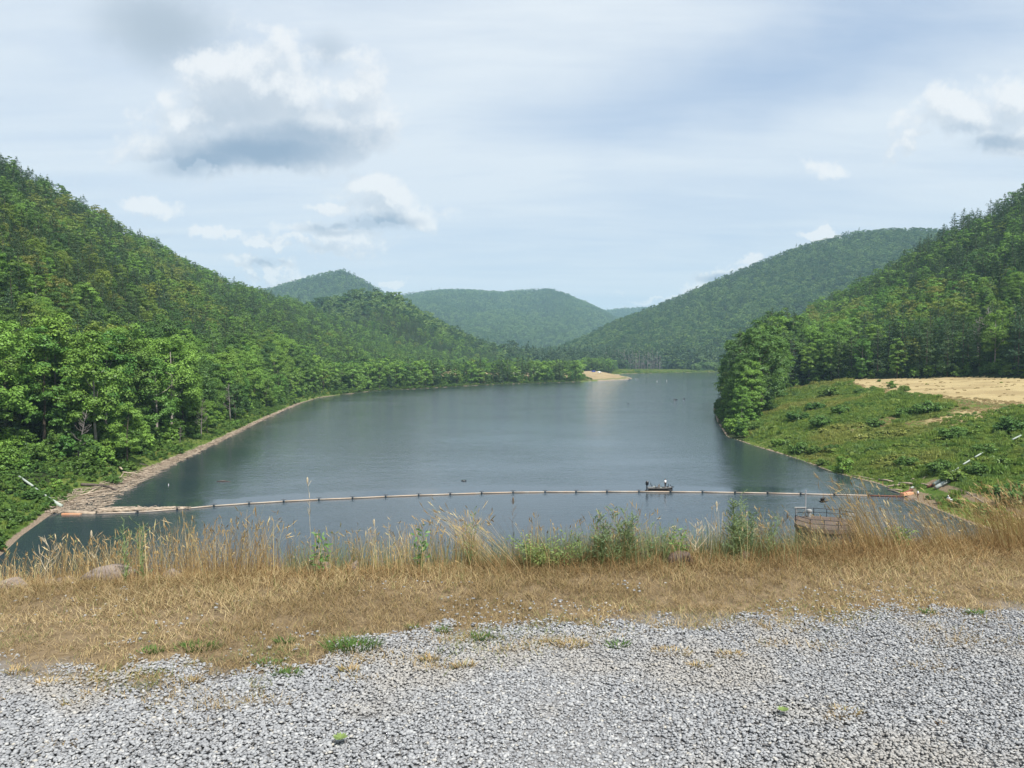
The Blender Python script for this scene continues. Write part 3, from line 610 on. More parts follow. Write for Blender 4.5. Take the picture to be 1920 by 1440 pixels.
sc = np.where(left & (px > 640) & (td < 60), rng.uniform(1.05, 1.4, n), sc); sc = np.where(R1line & (ty < 480) & (relh < 9), rng.uniform(1.0, 1.3, n), sc)
sc = np.where(R1line & (px < 1500) & (relh < 9), rng.uniform(1.25, 1.75, n), sc); sc = np.where((td < 9), sc * rng.uniform(.5, .8, n), sc)
rot = rng.uniform(0, 6.28, n)
sc = np.where(left & (px < 340) & (td < 32) & (td > 9), rng.uniform(1.15, 1.62, n), sc); sc = np.where((td > 40) | ~left, sc * rng.uniform(.78, 1.12, n), sc)
infr = (px > -40) & (px < 1960)
size = sc * 20 / ty
def pick(mask, k):
    ii = np.where(mask & infr)[0]; ii = ii[np.argsort(-size[ii])][:k]; r_ = np.zeros(n, bool); r_[ii] = True; return r_
ind_b = pick(~is_p, 290); ind_p = pick(is_p, 240)
# individual trees
MARKS_L = [(35, 'at the left frame edge'), (70, 'near the left frame edge'), (110, 'left of the left pipes'), (150, 'above the left pipes'), (230, 'above the dark logs'), (320, 'above the upper driftwood'), (400, 'over the brown bank patch'), (480, 'above the bright shore bush'), (560, 'where the shore bends'), (650, 'just past the shore bend'), (740, 'by the narrow shore strip'), (840, 'short of the straw field'), (940, 'before the camper trailers'), (1030, 'left of the sandy point'), (9999, 'nearest the sandy point')]
MARKS_R = [(1370, 'over the water'), (1420, 'above the rocky point'), (1480, 'beside the green slope'), (1540, 'above the large shrub'), (1600, 'left of the feathery shrub'), (1680, 'behind the feathery shrub'), (1760, 'above the long thicket'), (1840, 'near the fan-shaped dead tree'), (9999, 'at the right frame edge')]
def place_name(i):
    p = px[i]
    if not left[i]:
        mk = next(w_ for lim_, w_ in MARKS_R if p < lim_)
        zn = ('in the front headland row' if ty[i] < 290 else 'in the second headland row' if ty[i] < 330 else 'in the third headland row' if ty[i] < 375 else 'in the fourth headland row' if ty[i] < 420 else 'at the back of the headland') if (p < 1500 and relh[i] < 9) else ('in the first row' if ty[i] < np.interp(p, [1480, 1920], [432, 328]) else 'in the second row' if ty[i] < np.interp(p, [1480, 1920], [444, 340]) else 'in the third row') + ' behind the field' if relh[i] < 7 else 'at the foot of the right slope' if relh[i] < 20 else 'low on the right slope' if relh[i] < 35 else 'high on the right slope'
        return zn, mk
    mk = next(w_ for lim_, w_ in MARKS_L if p < lim_)
    zn = 'at the waterline' if td[i] < 12 else 'in the second row' if td[i] < 20 else 'in the third row' if td[i] < 28 else 'in the back row' if td[i] < 38 else 'at the foot of the left hillside' if tz[i] < 24 else 'low on the left hillside' if tz[i] < 36 else 'partway up the left hillside' if tz[i] < 50 else 'halfway up the left hillside' if tz[i] < 68 else 'high on the left hillside'
    return zn, mk
cnt = 0
for i in np.where(ind_b | ind_p)[0]:
    i = int(i)
    if is_p[i]: cr, tr = PI_[i % 6]; nm, tint, cat = 'pine_tree', ('dark green', 'dull green', 'feathery')[i % 3], 'pine tree'
    else:
        cr, tr = BR[11 + i % 2] if yel[i] else BR[i % 6] if brt[i] else BR[6 + i % 5]
        nm, cat = 'broadleaf_tree', 'tree'; tint = 'yellowish' if yel[i] else 'bright green' if brt[i] else 'mid green'
    e_ = empty(nm, (tx[i], ty[i], tz[i] - .1), rot[i]); s_ = float(sc[i]); e_.scale = (s_ * rng.uniform(.92, 1.1), s_ * rng.uniform(.92, 1.1), s_)
    link('crown', cr, e_); link('trunk', tr, e_)
    zn, mk = place_name(i); kindw = 'pine' if is_p[i] else 'tree'; szw = 'tall' if sc[i] > (1.12 if td[i] < 38 else .78) else 'smaller'
    tag(e_, f"{szw} {tint} {kindw} {zn}, {mk}", cat, f"{szw} {tint} {kindw}s {zn}, {mk}")
# the rest of the near and middle woods: one mass
rest = ~(ind_b | ind_p); kinds = BRJ = []
K = [joined('k', list(BR[j])) for j in (0, 1, 2, 3, 7, 8, 11)] + [joined('k', list(PI_[j])) for j in (0, 1, 2, 3)] + MID + MIDY + MIDP
nb = 7; np_ = 4
pid = np.where(ty < 430, np.where(is_p, nb + rng.integers(0, 4, n), np.where(yel, 6, np.where(brt, rng.integers(0, 4, n), rng.integers(4, 6, n)))),
               np.where(is_p, nb + np_ + 6 + rng.integers(0, 4, n), np.where(yel, nb + np_ + 5, np.where(brt, nb + np_, nb + np_ + rng.integers(1, 5, n)))))
P3 = np.stack([tx, ty, tz - .2], 1)[rest]; sv = sc[rest]
o = scatter('woodland', P3, K, np.stack([sv * rng.uniform(.9, 1.15, len(sv)), sv * rng.uniform(.9, 1.15, len(sv)), sv], 1), rot[rest], pid[rest])
tag(o, 'mixed green wood of pines and broadleaf trees covering the near slopes', 'woodland', kind='stuff')
# distant hills
fx, fy = keep(*grid_pts(-1300, 2200, 1330, 2420, 10.5), -.62, .72); fx2, fy2 = keep(*grid_pts(-1900, 1700, 2420, 6100, 15), -.46, .30)
# the slope of the mountain across the lake starts nearer
fx = np.concatenate([fx, fx2]); fy = np.concatenate([fy, fy2]); fz, fd, fdl, fdr, fdf, fin_ = terrain(fx, fy)
fo = zones(fx, fy, fz, fd, fdl, fdr); k = (~fin_) & (fd > 6) & ~fo[7]; 
qx, qy = pxof(fx, fy, fz); fu = fx / fy
# keep only what can be seen from around the camera: not far behind a nearer, higher crest
hmax = np.full(len(fx), -9.0)
for nm in RA:
    A = RA[nm]; Yc = np.interp(fu, A[:, 0], A[:, 1]); Zc = np.interp(fu, A[:, 0], A[:, 2]); s = (fu > A[0, 0]) & (fu < A[-1, 0]) & (fy > Yc + 30)
    hmax = np.maximum(hmax, np.where(s, (Zc - CAM_H) / Yc, -9))
k &= ((fz + 17 - CAM_H) / fy > hmax - .012); fx, fy, fz = fx[k], fy[k], fz[k]
nf = len(fx); pn_ = fbm(fx, fy, 160, 4, 61); isp = rng.random(nf) < np.where((fy > 1400) & (fy < 2500), np.clip((pn_ - .42) * 1.3 + .08 + .45 * (fz < 26), .02, .9), np.clip((pn_ - .5) * 1.5 + .08, .02, .7))
pid = np.where(isp, 5 + rng.integers(0, 3, nf), rng.integers(0, 5, nf)); sv = rng.uniform(.75, 1.2, nf) * np.where(fy > 2450, 1.45, 1.08)
sv = np.where(isp & (fz < 26), sv * 1.35, sv); sv = np.where((fy < 1520) & (fy > 1400), sv * 1.35, sv)
o = scatter('distant_forest', np.stack([fx, fy, fz - .3], 1), FARB + FARP, sv, rng.uniform(0, 6.28, nf), pid)
tag(o, 'continuous green forest covering the distant hills behind the lake', 'forest', kind='stuff')
print('trees', n, 'far', nf, 'individual', int((ind_b | ind_p).sum()))
#@@END_TREES
# ------------------------------------------------------------------ undergrowth and shrubs on both banks
HB = [shrub_me('h', M['herb'], 1.5, .9, 7, 26, .17) for i in range(4)]
HG = []
for i in range(3):
    k_ = 90; a = rng.uniform(0, 6.28, k_); r_ = np.sqrt(rng.random(k_)) * .8; C_ = np.stack([np.cos(a) * r_, np.sin(a) * r_, rng.uniform(.15, .5, k_)], 1)
    V, F = quads(C_, rdir(k_) * np.array([1, 1, .25]) + 1e-3, rng.uniform(.25, .5, k_), .06, T=np.array([0, 0, 1.0]) + rng.normal(size=(k_, 3)) * .3); HG.append(mesh('g', V, F, M['herb']))
HS = []
for i in range(2):
    k_ = 90; a = rng.uniform(0, 6.28, k_); r_ = np.sqrt(rng.random(k_)) * .8; C_ = np.stack([np.cos(a) * r_, np.sin(a) * r_, rng.uniform(.1, .3, k_)], 1)
    V, F = quads(C_, rdir(k_) * np.array([1, 1, .25]) + 1e-3, rng.uniform(.15, .35, k_), .05, T=np.array([0, 0, 1.0]) + rng.normal(size=(k_, 3)) * .4); HS.append(mesh('g', V, F, M['straw']))
x, y = grid_pts(60, 330, 95, 440, 1.25); k = (x / y < .74); x, y = x[k], y[k]
z, d, dl, dr, df, ins_ = terrain(x, y); zz = zones(x, y, z, d, dl, dr); nz = fbm(x, y, 22, 3, 77); nz2 = fbm(x, y, 9, 3, 78)
mpx, mpy = pxof(x, y, z); k = (~ins_) & zz[4] & ~((mpx > 1730) & (mpx < 1788) & (mpy > 892) & (mpy < 932)) & (d > .3) & (zz[2] + rng.random(len(x)) * .4 < .55)
x, y, z, d, dr_, nz, nz2, dryv = x[k], y[k], z[k], d[k], dr[k], nz[k], nz2[k], zz[1][k]
isdry = dryv + (nz - .5) * 1.6 + (nz2 - .5) > .48
n_ = len(x); gk = rng.random(n_) < np.where(nz2 > .55, .35, .80)
pid = np.where(isdry, 7 + rng.integers(0, 2, n_), np.where(gk, 4 + rng.integers(0, 3, n_), rng.integers(0, 4, n_)))
sv = np.where(isdry, rng.uniform(.4, .8, n_), rng.uniform(.6, 1.5, n_) * np.where(rng.random(n_) < .03, 1.7, .85) * np.clip(.45 + nz * 1.1, .5, 1.3)) * np.clip(.4 + d / 8, .4, 1)
kk = rng.random(n_) < np.where(dryv > .75, .03, np.where(isdry, .8, .95)); P3 = np.stack([x, y, z - .03], 1)
o = scatter('meadow_growth', P3[kk], HB + HG + HS, sv[kk], rng.uniform(0, 6.28, n_)[kk], pid[kk]); tag(o, 'rank green meadow growth and straw on the right bank slope', 'meadow growth', kind='stuff')
# left bank undergrowth, along the whole shore
xl, yl = [], []
for (a_, b_, c_, d_, sp_) in ((-150, -60, 95, 420, 1.5), (-160, 160, 420, 960, 2.6)):
    x, y = grid_pts(a_, b_, c_, d_, sp_); xl.append(x); yl.append(y)
x = np.concatenate(xl); y = np.concatenate(yl); z, d, dl, dr, df, ins_ = terrain(x, y); px_, py_ = pxof(x, y, z)
lim = np.interp(y, [100, 145, 160, 200, 300, 500, 900], [1.2, 1.5, 4.6, 2.6, 1.3, 1.3, 1.6])
k = (~ins_) & (dl < dr) & (d > lim) & (d < 26) & (px_ < 1110) & (rng.random(len(x)) < .93)
x, y, z, d = x[k], y[k], z[k], d[k]; n_ = len(x); nz = fbm(x, y, 12, 3, 90)
HL = [shrub_me('h', M['bush'], 1.9, 1.5, 9, 34, .2) for i in range(4)]
sv = rng.uniform(.55, 1.35, n_) * np.clip(.35 + (nz - .3) * 2, .35, 1.4) * np.where(y > 420, 1.5, 1)
o = scatter('undergrowth', np.stack([x, y, z - .1], 1), HL + HG, sv, rng.uniform(0, 6.28, n_), np.where(rng.random(n_) < .82, rng.integers(0, 4, n_), 4 + rng.integers(0, 3, n_)))
tag(o, 'dense green undergrowth between the left wood and the water', 'undergrowth', kind='stuff')
x, y = grid_pts(-175, -60, 110, 520, 3.4); x2, y2 = grid_pts(-160, 160, 520, 960, 5.5); x3, y3 = grid_pts(70, 330, 235, 470, 3.8); x = np.concatenate([x, x2, x3]); y = np.concatenate([y, y2, y3]); z, d, dl, dr, df, ins_ = terrain(x, y); zz = zones(x, y, z, d, dl, dr); px_, py_ = pxof(x, y, z)
k = (~ins_) & ~zz[4] & (((dl < dr) & (d > 7) & (d < 34) & (px_ < 1100) & ~((px_ < 160) & (dl < 16))) | ((dr < dl) & (d > 1.5) & (px_ > 1330) & (y < 470))) & (rng.random(len(x)) < .8)
x, y, z, d = x[k], y[k], z[k], d[k]; n_ = len(x)
US = [shrub_me('h', M['leaf_bright' if i % 2 else 'bush'], 4.2, 5.0 + i, 22, 46, .27) for i in range(4)]
o = scatter('understory', np.stack([x, y, z - .2], 1), US, rng.uniform(.6, 1.35, n_) * np.where(y > 520, 1.3, 1), rng.uniform(0, 6.28, n_), rng.integers(0, 4, n_)); tag(o, 'leafy saplings and bushes filling the foot of the shore woods', 'understory', kind='stuff')
# marsh grass at the head of the lake
x, y = grid_pts(120, 420, 1200, 1445, 4); z, d, dl, dr, df, ins_ = terrain(x, y); k = (~ins_) & (d > 2) & zones(x, y, z, d, dl, dr)[7]
o = scatter('marsh_grass', np.stack([x, y, z], 1)[k], HG, np.full(k.sum(), 3.2) * rng.uniform(.6, 1.2, k.sum()), rng.uniform(0, 6.28, k.sum()), rng.integers(0, 3, k.sum())); tag(o, 'bright green marsh grass at the head of the lake', 'marsh grass', kind='stuff')

def stand(px, py, z0=0.0, it=12):
    """point of the terrain seen at this pixel"""
    u, e = ray(px, py); ys = np.linspace(60, 1600, 6000); zs = terrain(u * ys, ys)[0]; ln = CAM_H + e * ys; k = np.where(zs >= ln)[0]; i = k[0] if len(k) else len(ys) - 1
    return (float(u * ys[i]), float(ys[i]), float(max(zs[i], 0)))
M['shrub'] = leafmat('shrub_leaves', [(.13, .23, .03), (.085, .17, .028), (.11, .21, .035), (.07, .145, .03)], .28, gain=.9)
SHM = [shrub_me('foliage', M['shrub'], 3.6, 2.1, 24, 70, .18) for i in range(3)] + [shrub_me('foliage', M['shrub'], 3.8, 1.9, 24, 70, .18) for i in range(2)] + [shrub_me('foliage', M['leaf_bright'], 3.0, 3.2, 20, 60, .19) for i in range(2)]
SHT = []
for i in range(3):
    b = MB()
    for k in range(5): a = k * 1.26; b.tube([(0, 0, -.2), (.3 * math.cos(a), .3 * math.sin(a), .6), (.9 * math.cos(a), .9 * math.sin(a), 1.7)], [.05, .035, .015], 5)
    SHT.append(b.me('stems', M['bark']))
SHR = [ # px, py of base, width m, kind, label
 (1555,742,7.5,0,'large dark shrub at the left end of the golden field'),(1612,738,5,4,'round shrub between the two big shrubs on the field edge'),(1672,728,4.6,5,'pale feathery shrub standing on the field edge'),(1695,733,4,2,'rounded pale shrub right beside the feathery shrub on the field edge'),
 (1648,716,2.2,6,'little bright sapling alone at the foot of the pines'),(1530,768,7,3,'broad dark bush high on the green slope'),(1575,775,6,0,'dark green bush below the large shrub on the slope'),(1495,788,7,4,'dark spreading bush in mid slope'),(1540,800,7,1,'wide dark bush at the centre of the slope'),
 (1612,764,4,2,'small round bush on the pale green slope'),(1700,780,6,3,'flat dark bush below the golden field'),(1740,778,7,1,'long low dark thicket inside the dry patch'),(1445,770,6,1,'bush leaning against the headland trees'),(1430,752,6,5,'leafy bush at the corner of the headland wood'),(1470,745,5,0,'small bush under the headland pines'),
 (1392,812,5,6,'bright bush overhanging the rocky point of the headland'),(1375,800,5,5,'pale leafy sapling bush on the tip of the headland'),(1458,838,4.6,6,'bright leafy bush at the waterline below the slope'),(1500,850,6,2,'long bright bush just above the shore'),(1525,852,5,1,'mid green bush behind the long shore bush'),
 (1582,886,5.2,5,'round willow-like bush right at the water edge'),(1545,872,3.5,0,'low bush by the small brown landing'),(1560,845,4,3,'low dark bush in the middle of the lower slope'),(1635,846,3,3,'small dark bush in the yellow-green grass'),(1700,872,4.5,4,'dark brownish bush left of the pale pipes'),(1790,902,5,3,'dark bush half hiding the upper end of the pipes'),
 (1760,885,5,0,'bush on the slope above the pipes'),(1830,892,5,1,'bush right of the pipes on the lower slope'),(1905,945,7,4,'dark bush beside the path at the right frame edge'),(1900,810,7,0,'dark bush high at the right frame edge'),(1850,850,5,4,'low dark bush crossing the thin pipe'),(1744,936,1.7,2,'bright low bush behind the man in white'),(1764,944,1.9,1,'bright low bush between the two people'),
 (1800,950,3,6,'bright bush below the seated person'),(1850,965,3.4,2,'bright bush between the path and the water'),(1880,975,3.4,5,'bright bush nearest the dam on the right bank'),(1420,805,5,2,'bright bush on the bank behind the headland point'),(1640,800,5,1,'broad green bush in the middle of the meadow'),(1790,820,6,4,'dark bush in the tall green meadow grass'),
 (105,915,3,5,'sunlit bush above the left pipe'),(130,880,4,0,'bush at the foot of the leaning pale trunk'),(60,935,4,1,'dark bush below the left pipe'),(20,980,4,2,'low bush at the left frame edge above the waterline'),(210,905,4,3,'dark bush behind the driftwood logs'),(245,880,3.4,0,'bush over the upper driftwood'),
 (410,815,3.4,6,'bright yellow-green bush alone on the shore'),(440,800,5,6,'largest bright green bush on the left shore'),(460,790,4,5,'bright bush beside the largest shore bush'),(480,775,4,2,'green bush where the left shore narrows'),(330,840,4,1,'dark bush on the left bank slope'),(365,822,4,0,'bush on the brownish bank patch'),
 (1195,699,9,4,'dark bush at the end of the sandy point'),(1152,695,14,4,'rounded dark trees bush on the road bend'),(1130,691.5,11,3,'dark bush behind the parked cars'),(1172,694,10,0,'green bush beside the boat ramp')]
for i, (a, b_, wd, kd, lb) in enumerate(SHR):
    p = stand(a, b_); e_ = empty('shrub', (p[0], p[1], p[2] - .1), rng.uniform(0, 6.28)); s_ = wd / 3.4; e_.scale = (s_, s_, s_ * rng.uniform(.8, 1.05))
    link('foliage', SHM[kd], e_); link('stems', SHT[i % 3], e_); tag(e_, lb, 'shrub', 'shrubs on the banks')

# bare grey trees
def dead_me(H, r, nb_, seed):
    rs = random.Random(seed); b = MB(); l1, l2 = rs.uniform(-.05, .05) * H, rs.uniform(-.05, .05) * H; pts = [(l1 * (i / 6) ** 1.5, l2 * (i / 6) ** 1.5, H * i / 6 - .4 * (i == 0)) for i in range(7)]
    b.tube(pts, [r * (1 - .85 * i / 6) for i in range(7)], 6)
    for k in range(nb_):
        f = rs.uniform(.3, .95); g = f * 6; i = min(5, int(g)); p0 = Vector(pts[i]).lerp(Vector(pts[i + 1]), g - i); az = rs.uniform(0, 6.28); L = H * .2 * (1.2 - f)
        p1 = p0 + Vector((math.cos(az) * L * .6, math.sin(az) * L * .6, L * .3)); p2 = p0 + Vector((math.cos(az) * L, math.sin(az) * L, L * .7)); b.tube([p0, p1, p2], [r * .3, r * .2, r * .06], 4)
        for q in range(3): a2 = az + rs.uniform(-.9, .9); s0 = p0.lerp(p2, rs.uniform(.3, .9)); b.tube([s0, s0 + Vector((math.cos(a2) * L * .4, math.sin(a2) * L * .4, L * .4))], [r * .1, r * .04], 3)
    return b.me('trunk', M['dead_wood'], True)
DM = [dead_me(20, .34, 26, i) for i in range(4)]
for i, (a, b_, H_, lb) in enumerate([(1482, 700, 27, 'bare grey tree standing among the green crowns of the headland'), (1493, 702, 21, 'smaller bare grey tree just right of the tall bare one'), (1845, 700, 24, 'bare grey tree with a fan of dead limbs in the dark pines on the right'), (1832, 702, 21, 'thin bare tree beside the fan-shaped dead tree'),
        (140, 868, 12, 'leaning pale trunk rising from the left bank'), (430, 790, 15, 'pale bare trunk at the waterline behind the bright bush'), (375, 822, 13, 'thin white trunk on the left bank'), (335, 838, 6, 'short broken white snag on the left bank')]):
    p = stand(a, b_ if a < 1000 else 716); yy_ = (425 if a < 1600 else 352) if a > 1000 else p[1] + 1; u, e = ray(a, 700); X0 = u * yy_ if a > 1000 else p[0]; z0 = TZ(X0, yy_)
    o = link('dead_tree', DM[i % 4]); o.location = (X0, yy_, z0); o.scale = [H_ / 20] * 3; o.rotation_euler = (0, R(14) if i == 4 else 0, rng.uniform(0, 6)) if i != 4 else (0, R(9), 0); tag(o, lb, 'bare tree', 'bare grey trees')
M['pale_dead'] = mat('pale_dead_bark', (.25, .225, .225), .9)
DF = [dead_me(31, .42, 8, 20 + i) for i in range(4)]
for d_ in DF: d_.materials[0] = M['pale_dead']
for k in range(46):
    a = 1128 + k * 2.5 + rng.uniform(-1, 1); u, _ = ray(a, 690); yy_ = rng.uniform(1424, 1438); X0 = u * yy_; o = link('dead_tree', DF[k % 4]); o.location = (X0, yy_, TZ(X0, yy_)); s_ = rng.uniform(.8, 1.25) * (1.0 if a < 1240 else .6); o.scale = (s_, s_, s_); o.rotation_euler = (0, 0, rng.uniform(0, 6))
    tag(o, 'tall pale bare trunk in the stand of dead trees at the head of the lake', 'bare tree', 'stand of dead grey trunks at the head of the lake')

# ------------------------------------------------------------------ floating boom
BP = [(118, 961), (180, 964), (258, 961.5), (332, 956), (401, 949.5), (467, 945), (532, 941), (598, 937.5), (661, 935), (723, 932), (785, 929.5), (844, 927.5), (903, 925.5), (962, 924), (1022, 923.3), (1080, 923), (1138, 922.7), (1198, 922.7), (1257, 923), (1317, 923.5), (1378, 924.5), (1439, 925.5), (1501, 927), (1564, 928.5), (1628, 930), (1693, 931.5)]
boom = empty('floating_boom', (13, 159, 0)); tag(boom, 'long floating debris boom of tan pipe lengths strung across the lake', 'floating boom')
W0 = Vector((13, 159, 0)); bw = [Vector((*G(a, b_), 0.10)) - W0 for a, b_ in BP]
for i in range(len(bw) - 1):
    a, b_ = bw[i], bw[i + 1]; dvec = (b_ - a).normalized(); g = .22 if i < len(bw) - 2 else .1; r_ = .34 if i in (0,) else .135
    q = MB().tube([a + dvec * g, a.lerp(b_, .5), b_ - dvec * g], r_, 12).build('float_pipe', M['rust'] if i == len(bw) - 2 else M['tan_pipe'], boom, True)
    if i == 0: q['label'] = 'thick grey-brown first pipe beside the driftwood'; q.data.materials[0] = M['drift']
    if i == len(bw) - 2: q['label'] = 'rusty brown last pipe at the right bank'
    if 1 < i: 
        p = a; c = MB(); nrm = Vector((-dvec.y, dvec.x, 0)); c.tube([p - dvec * .4, p + dvec * .4], .09, 6); c.tube([p - nrm * .55 + Vector((0, 0, .3)), p + nrm * .55 + Vector((0, 0, .3))], .07, 6)
        c.box(p + Vector((0, 0, .1)), (.12, .42, .34), math.atan2(dvec.y, dvec.x)); c.tube([p - dvec * .5 + Vector((0, 0, .36)), p + dvec * .5 + Vector((0, 0, .36))], .05, 5)
        c.build('connector', M['steel_dark'], boom)
W1 = W0
def bigpipe(name, pts, r_, mt, lb, cat='pipe', grp=None, n=12):
    P_ = [Vector(p) for p in pts]; o = MB().tube([p - P_[0] for p in P_], r_, n).build(name, mt, None, True); o.location = P_[0]; tag(o, lb, cat, grp); return o
def onland(px, py, up=.3): p = stand(px, py); return Vector((p[0], p[1], p[2] + up))
# left shore pipes
a0 = onland(116, 953, .3); 
bigpipe('float_pipe', [onland(90, 940, .5), a0], .34, M['pale_pipe'], 'pale green-grey pipe lying on the left bank above the boom end', 'pipe', 'boom pipes stored on the left bank')
bigpipe('float_pipe', [onland(66, 924, .8), onland(87, 937, .6)], .24, M['pale_pipe'], 'second pale pipe half hidden in leaves up the left bank', 'pipe', 'boom pipes stored on the left bank')
bigpipe('float_pipe', [onland(36, 904, 1.1), onland(62, 921, .9)], .20, M['pale_pipe'], 'highest pale pipe nearly lost in the left bank leaves', 'pipe', 'boom pipes stored on the left bank')
p = G(134, 965); o = MB().box((0, 0, 0), (3.4, .45, .3), -.03).build('plank', M['orange']); o.location = (p[0], p[1], .1); tag(o, 'flat orange float plank in the water below the first boom pipe', 'plank')
# right shore pipes and orange end float
e0 = Vector((*G(1693, 931.5), .12)); e1 = onland(1712, 925, .25)
o = MB().box((0, 0, 0), (3.0, .9, .5), .45).build('end_float', M['orange']); m_ = (e0 + onland(1708, 927, .2)) / 2; o.location = (m_.x + .2, m_.y + .4, .42); tag(o, 'orange end float of the boom beached at the right bank', 'float')
bigpipe('float_pipe', [e0 + Vector((.2, .7, .3)), onland(1710, 922, .4)], .26, M['rust'], 'short rust red pipe lying behind the orange end float', 'pipe')
bigpipe('float_pipe', [onland(1708, 922, .7), onland(1712, 920, .7)], .2, M['pale_pipe'], 'white pipe stub beside the rust red pipe', 'pipe')
bigpipe('float_pipe', [onland(1751, 914, .55), onland(1784, 897, .7)], .40, M['pale_pipe'], 'upper of the two big pale pipes on the right bank', 'pipe', 'big pale pipes on the right bank')
bigpipe('float_pipe', [onland(1754, 919, .45), onland(1783, 903, .5)], .38, M['grey_pipe'], 'lower of the two big pale pipes on the right bank', 'pipe', 'big pale pipes on the right bank')
bigpipe('float_pipe', [onland(1738, 916, .2), onland(1750, 912, .3)], .3, M['rust'], 'rusty pipe end meeting the two big pale pipes', 'pipe')
for k, (a, b_, c_, d_) in enumerate([(1784, 893, 1800, 884), (1806, 879, 1824, 868), (1828, 865, 1842, 857), (1898, 832, 1914, 824)]):
    bigpipe('float_pipe', [onland(a, b_, .9), onland(c_, d_, .9)], .16, M['pale_pipe'], ['thin pale pipe just above the big pair', 'thin pale pipe climbing through the meadow', 'thin pale pipe highest of the climbing row', 'thin pale pipe by the right frame edge'][k], 'pipe', 'thin pale pipes up the right slope')

# ------------------------------------------------------------------ people
def person(loc, rz, joints, rad, shirt, pants, hatmat, lb, scale=1.0, hold=None):
    """joints: dict name->xyz; one continuous skinned body, clothing as children"""
    e_ = empty('person', loc, rz); e_.scale = (scale,) * 3; tag(e_, lb, 'person')
    def skinned(nm, names, edges, mt, grow=0.0, root=None):
        me = bpy.data.meshes.new(nm); ix = {k: i for i, k in enumerate(names)}; me.from_pydata([joints[k] for k in names], [(ix[a], ix[b]) for a, b in edges], []); me.materials.append(mt)
        o = link(nm, me, e_); md = o.modifiers.new('skin', 'SKIN'); md.use_smooth_shade = True
        sv = me.skin_vertices[0].data if me.skin_vertices else None
        if sv is None: me.attributes; 
        for k, i in ix.items():
            r = rad[k] + grow; me.skin_vertices[0].data[i].radius = (r, r); me.skin_vertices[0].data[i].use_root = (k == (root or names[0]))
        ss_ = o.modifiers.new('sub', 'SUBSURF'); ss_.levels = 1; ss_.render_levels = 2; return o
    E = [('pel', 'chest'), ('chest', 'neck'), ('neck', 'chin'), ('chin', 'head')]
    for s in 'LR': E += [('pel', 'hip' + s), ('hip' + s, 'kn' + s), ('kn' + s, 'an' + s), ('an' + s, 'toe' + s), ('chest', 'sh' + s), ('sh' + s, 'el' + s), ('el' + s, 'wr' + s), ('wr' + s, 'ha' + s)]
    names = []; [names.append(k) for e in E for k in e if k not in names]
    skinned('body', names, E, M['skin'])
    E2 = [('pel', 'chest'), ('chest', 'shL'), ('shL', 'elL'), ('chest', 'shR'), ('shR', 'elR'), ('chest', 'neck')]; n2 = ['pel', 'chest', 'shL', 'elL', 'shR', 'elR', 'neck']
    skinned('shirt', n2, E2, shirt, .022)
    E3 = [('pel', 'hipL'), ('hipL', 'knL'), ('knL', 'anL'), ('pel', 'hipR'), ('hipR', 'knR'), ('knR', 'anR')]; n3 = ['pel', 'hipL', 'knL', 'anL', 'hipR', 'knR', 'anR']
    skinned('trousers', n3, E3, pants, .02)
    h = Vector(joints['head']); b = MB().lathe((h.x, h.y - .0, h.z), [(.108, -.02), (.112, .05), (.095, .10), (.05, .135), (.005, .145)], 12)
    if hatmat is not M['hair']: b.lathe((h.x, h.y + .05, h.z), [(.15, .0), (.15, .015), (.1, .03)], 12)
    b.build('hat' if hatmat is not M['hair'] else 'hair', hatmat, e_, True)
    f = MB(); fy = h.y + .098
    for s in (-1, 1): f.lathe((h.x + s * .033, fy - .006, h.z - .01), [(.006, -.008), (.012, 0), (.006, .008)], 6)
    f.box((h.x, fy + .005, h.z - .045), (.02, .03, .045)); f.box((h.x, fy - .01, h.z - .085), (.045, .012, .012)); f.build('face', M['brown_cloth'], e_)
    return e_
J = dict(pel=(0, 0, .95), chest=(0, .01, 1.30), neck=(0, .0, 1.47), chin=(0, .02, 1.55), head=(0, .02, 1.66), hipL=(-.10, 0, .88), hipR=(.10, 0, .88), knL=(-.12, .03, .48), knR=(.12, .02, .48), anL=(-.13, 0, .08), anR=(.13, 0, .08), toeL=(-.15, .16, .04), toeR=(.15, .16, .04),
         shL=(-.19, 0, 1.40), shR=(.19, 0, 1.40), elL=(-.25, .05, 1.13), elR=(.25, .05, 1.13), wrL=(-.20, .25, 1.05), wrR=(.20, .25, 1.05), haL=(-.17, .33, 1.06), haR=(.17, .33, 1.06))
RD = dict(pel=.145, chest=.15, neck=.06, chin=.07, head=.10, hipL=.095, hipR=.095, knL=.062, knR=.062, anL=.045, anR=.045, toeL=.04, toeR=.04, shL=.065, shR=.065, elL=.045, elR=.045, wrL=.033, wrR=.033, haL=.04, haR=.04)

# bass boat behind the boom
bx, by = G(1238, 920.5); boat = empty('fishing_boat', (bx, by + .4, 0), R(-3)); boat.scale = (.9, .9, 1.2); tag(boat, 'dark low bass fishing boat with big black outboard behind the boom', 'boat')
def hull_me(z0, z1, k0, k1, mt, nm):
    st = [(-2.75, .98), (-1.6, 1.05), (0, 1.05), (1.2, .95), (2.0, .68), (2.6, .30), (2.9, .04)]; b = MB(); vs = []; n_ = len(st)
    for x_, h_ in st:
        up_ = .14 * max(0, (x_ - .5) / 2.4) ** 2
        vs += [(x_, -h_ * k1, z1 + up_), (x_ - .0, -h_ * k0, z0 + up_), (x_, h_ * k0, z0 + up_), (x_, h_ * k1, z1 + up_)]
    fs = []
    for i in range(n_ - 1):
        for k in range(3): fs.append((4 * i + k, 4 * i + k + 1, 4 * i + k + 5, 4 * i + k + 4))
    fs += [(3, 2, 1, 0), tuple(4 * (n_ - 1) + k for k in range(4))]; b.add(vs, fs); return b, st
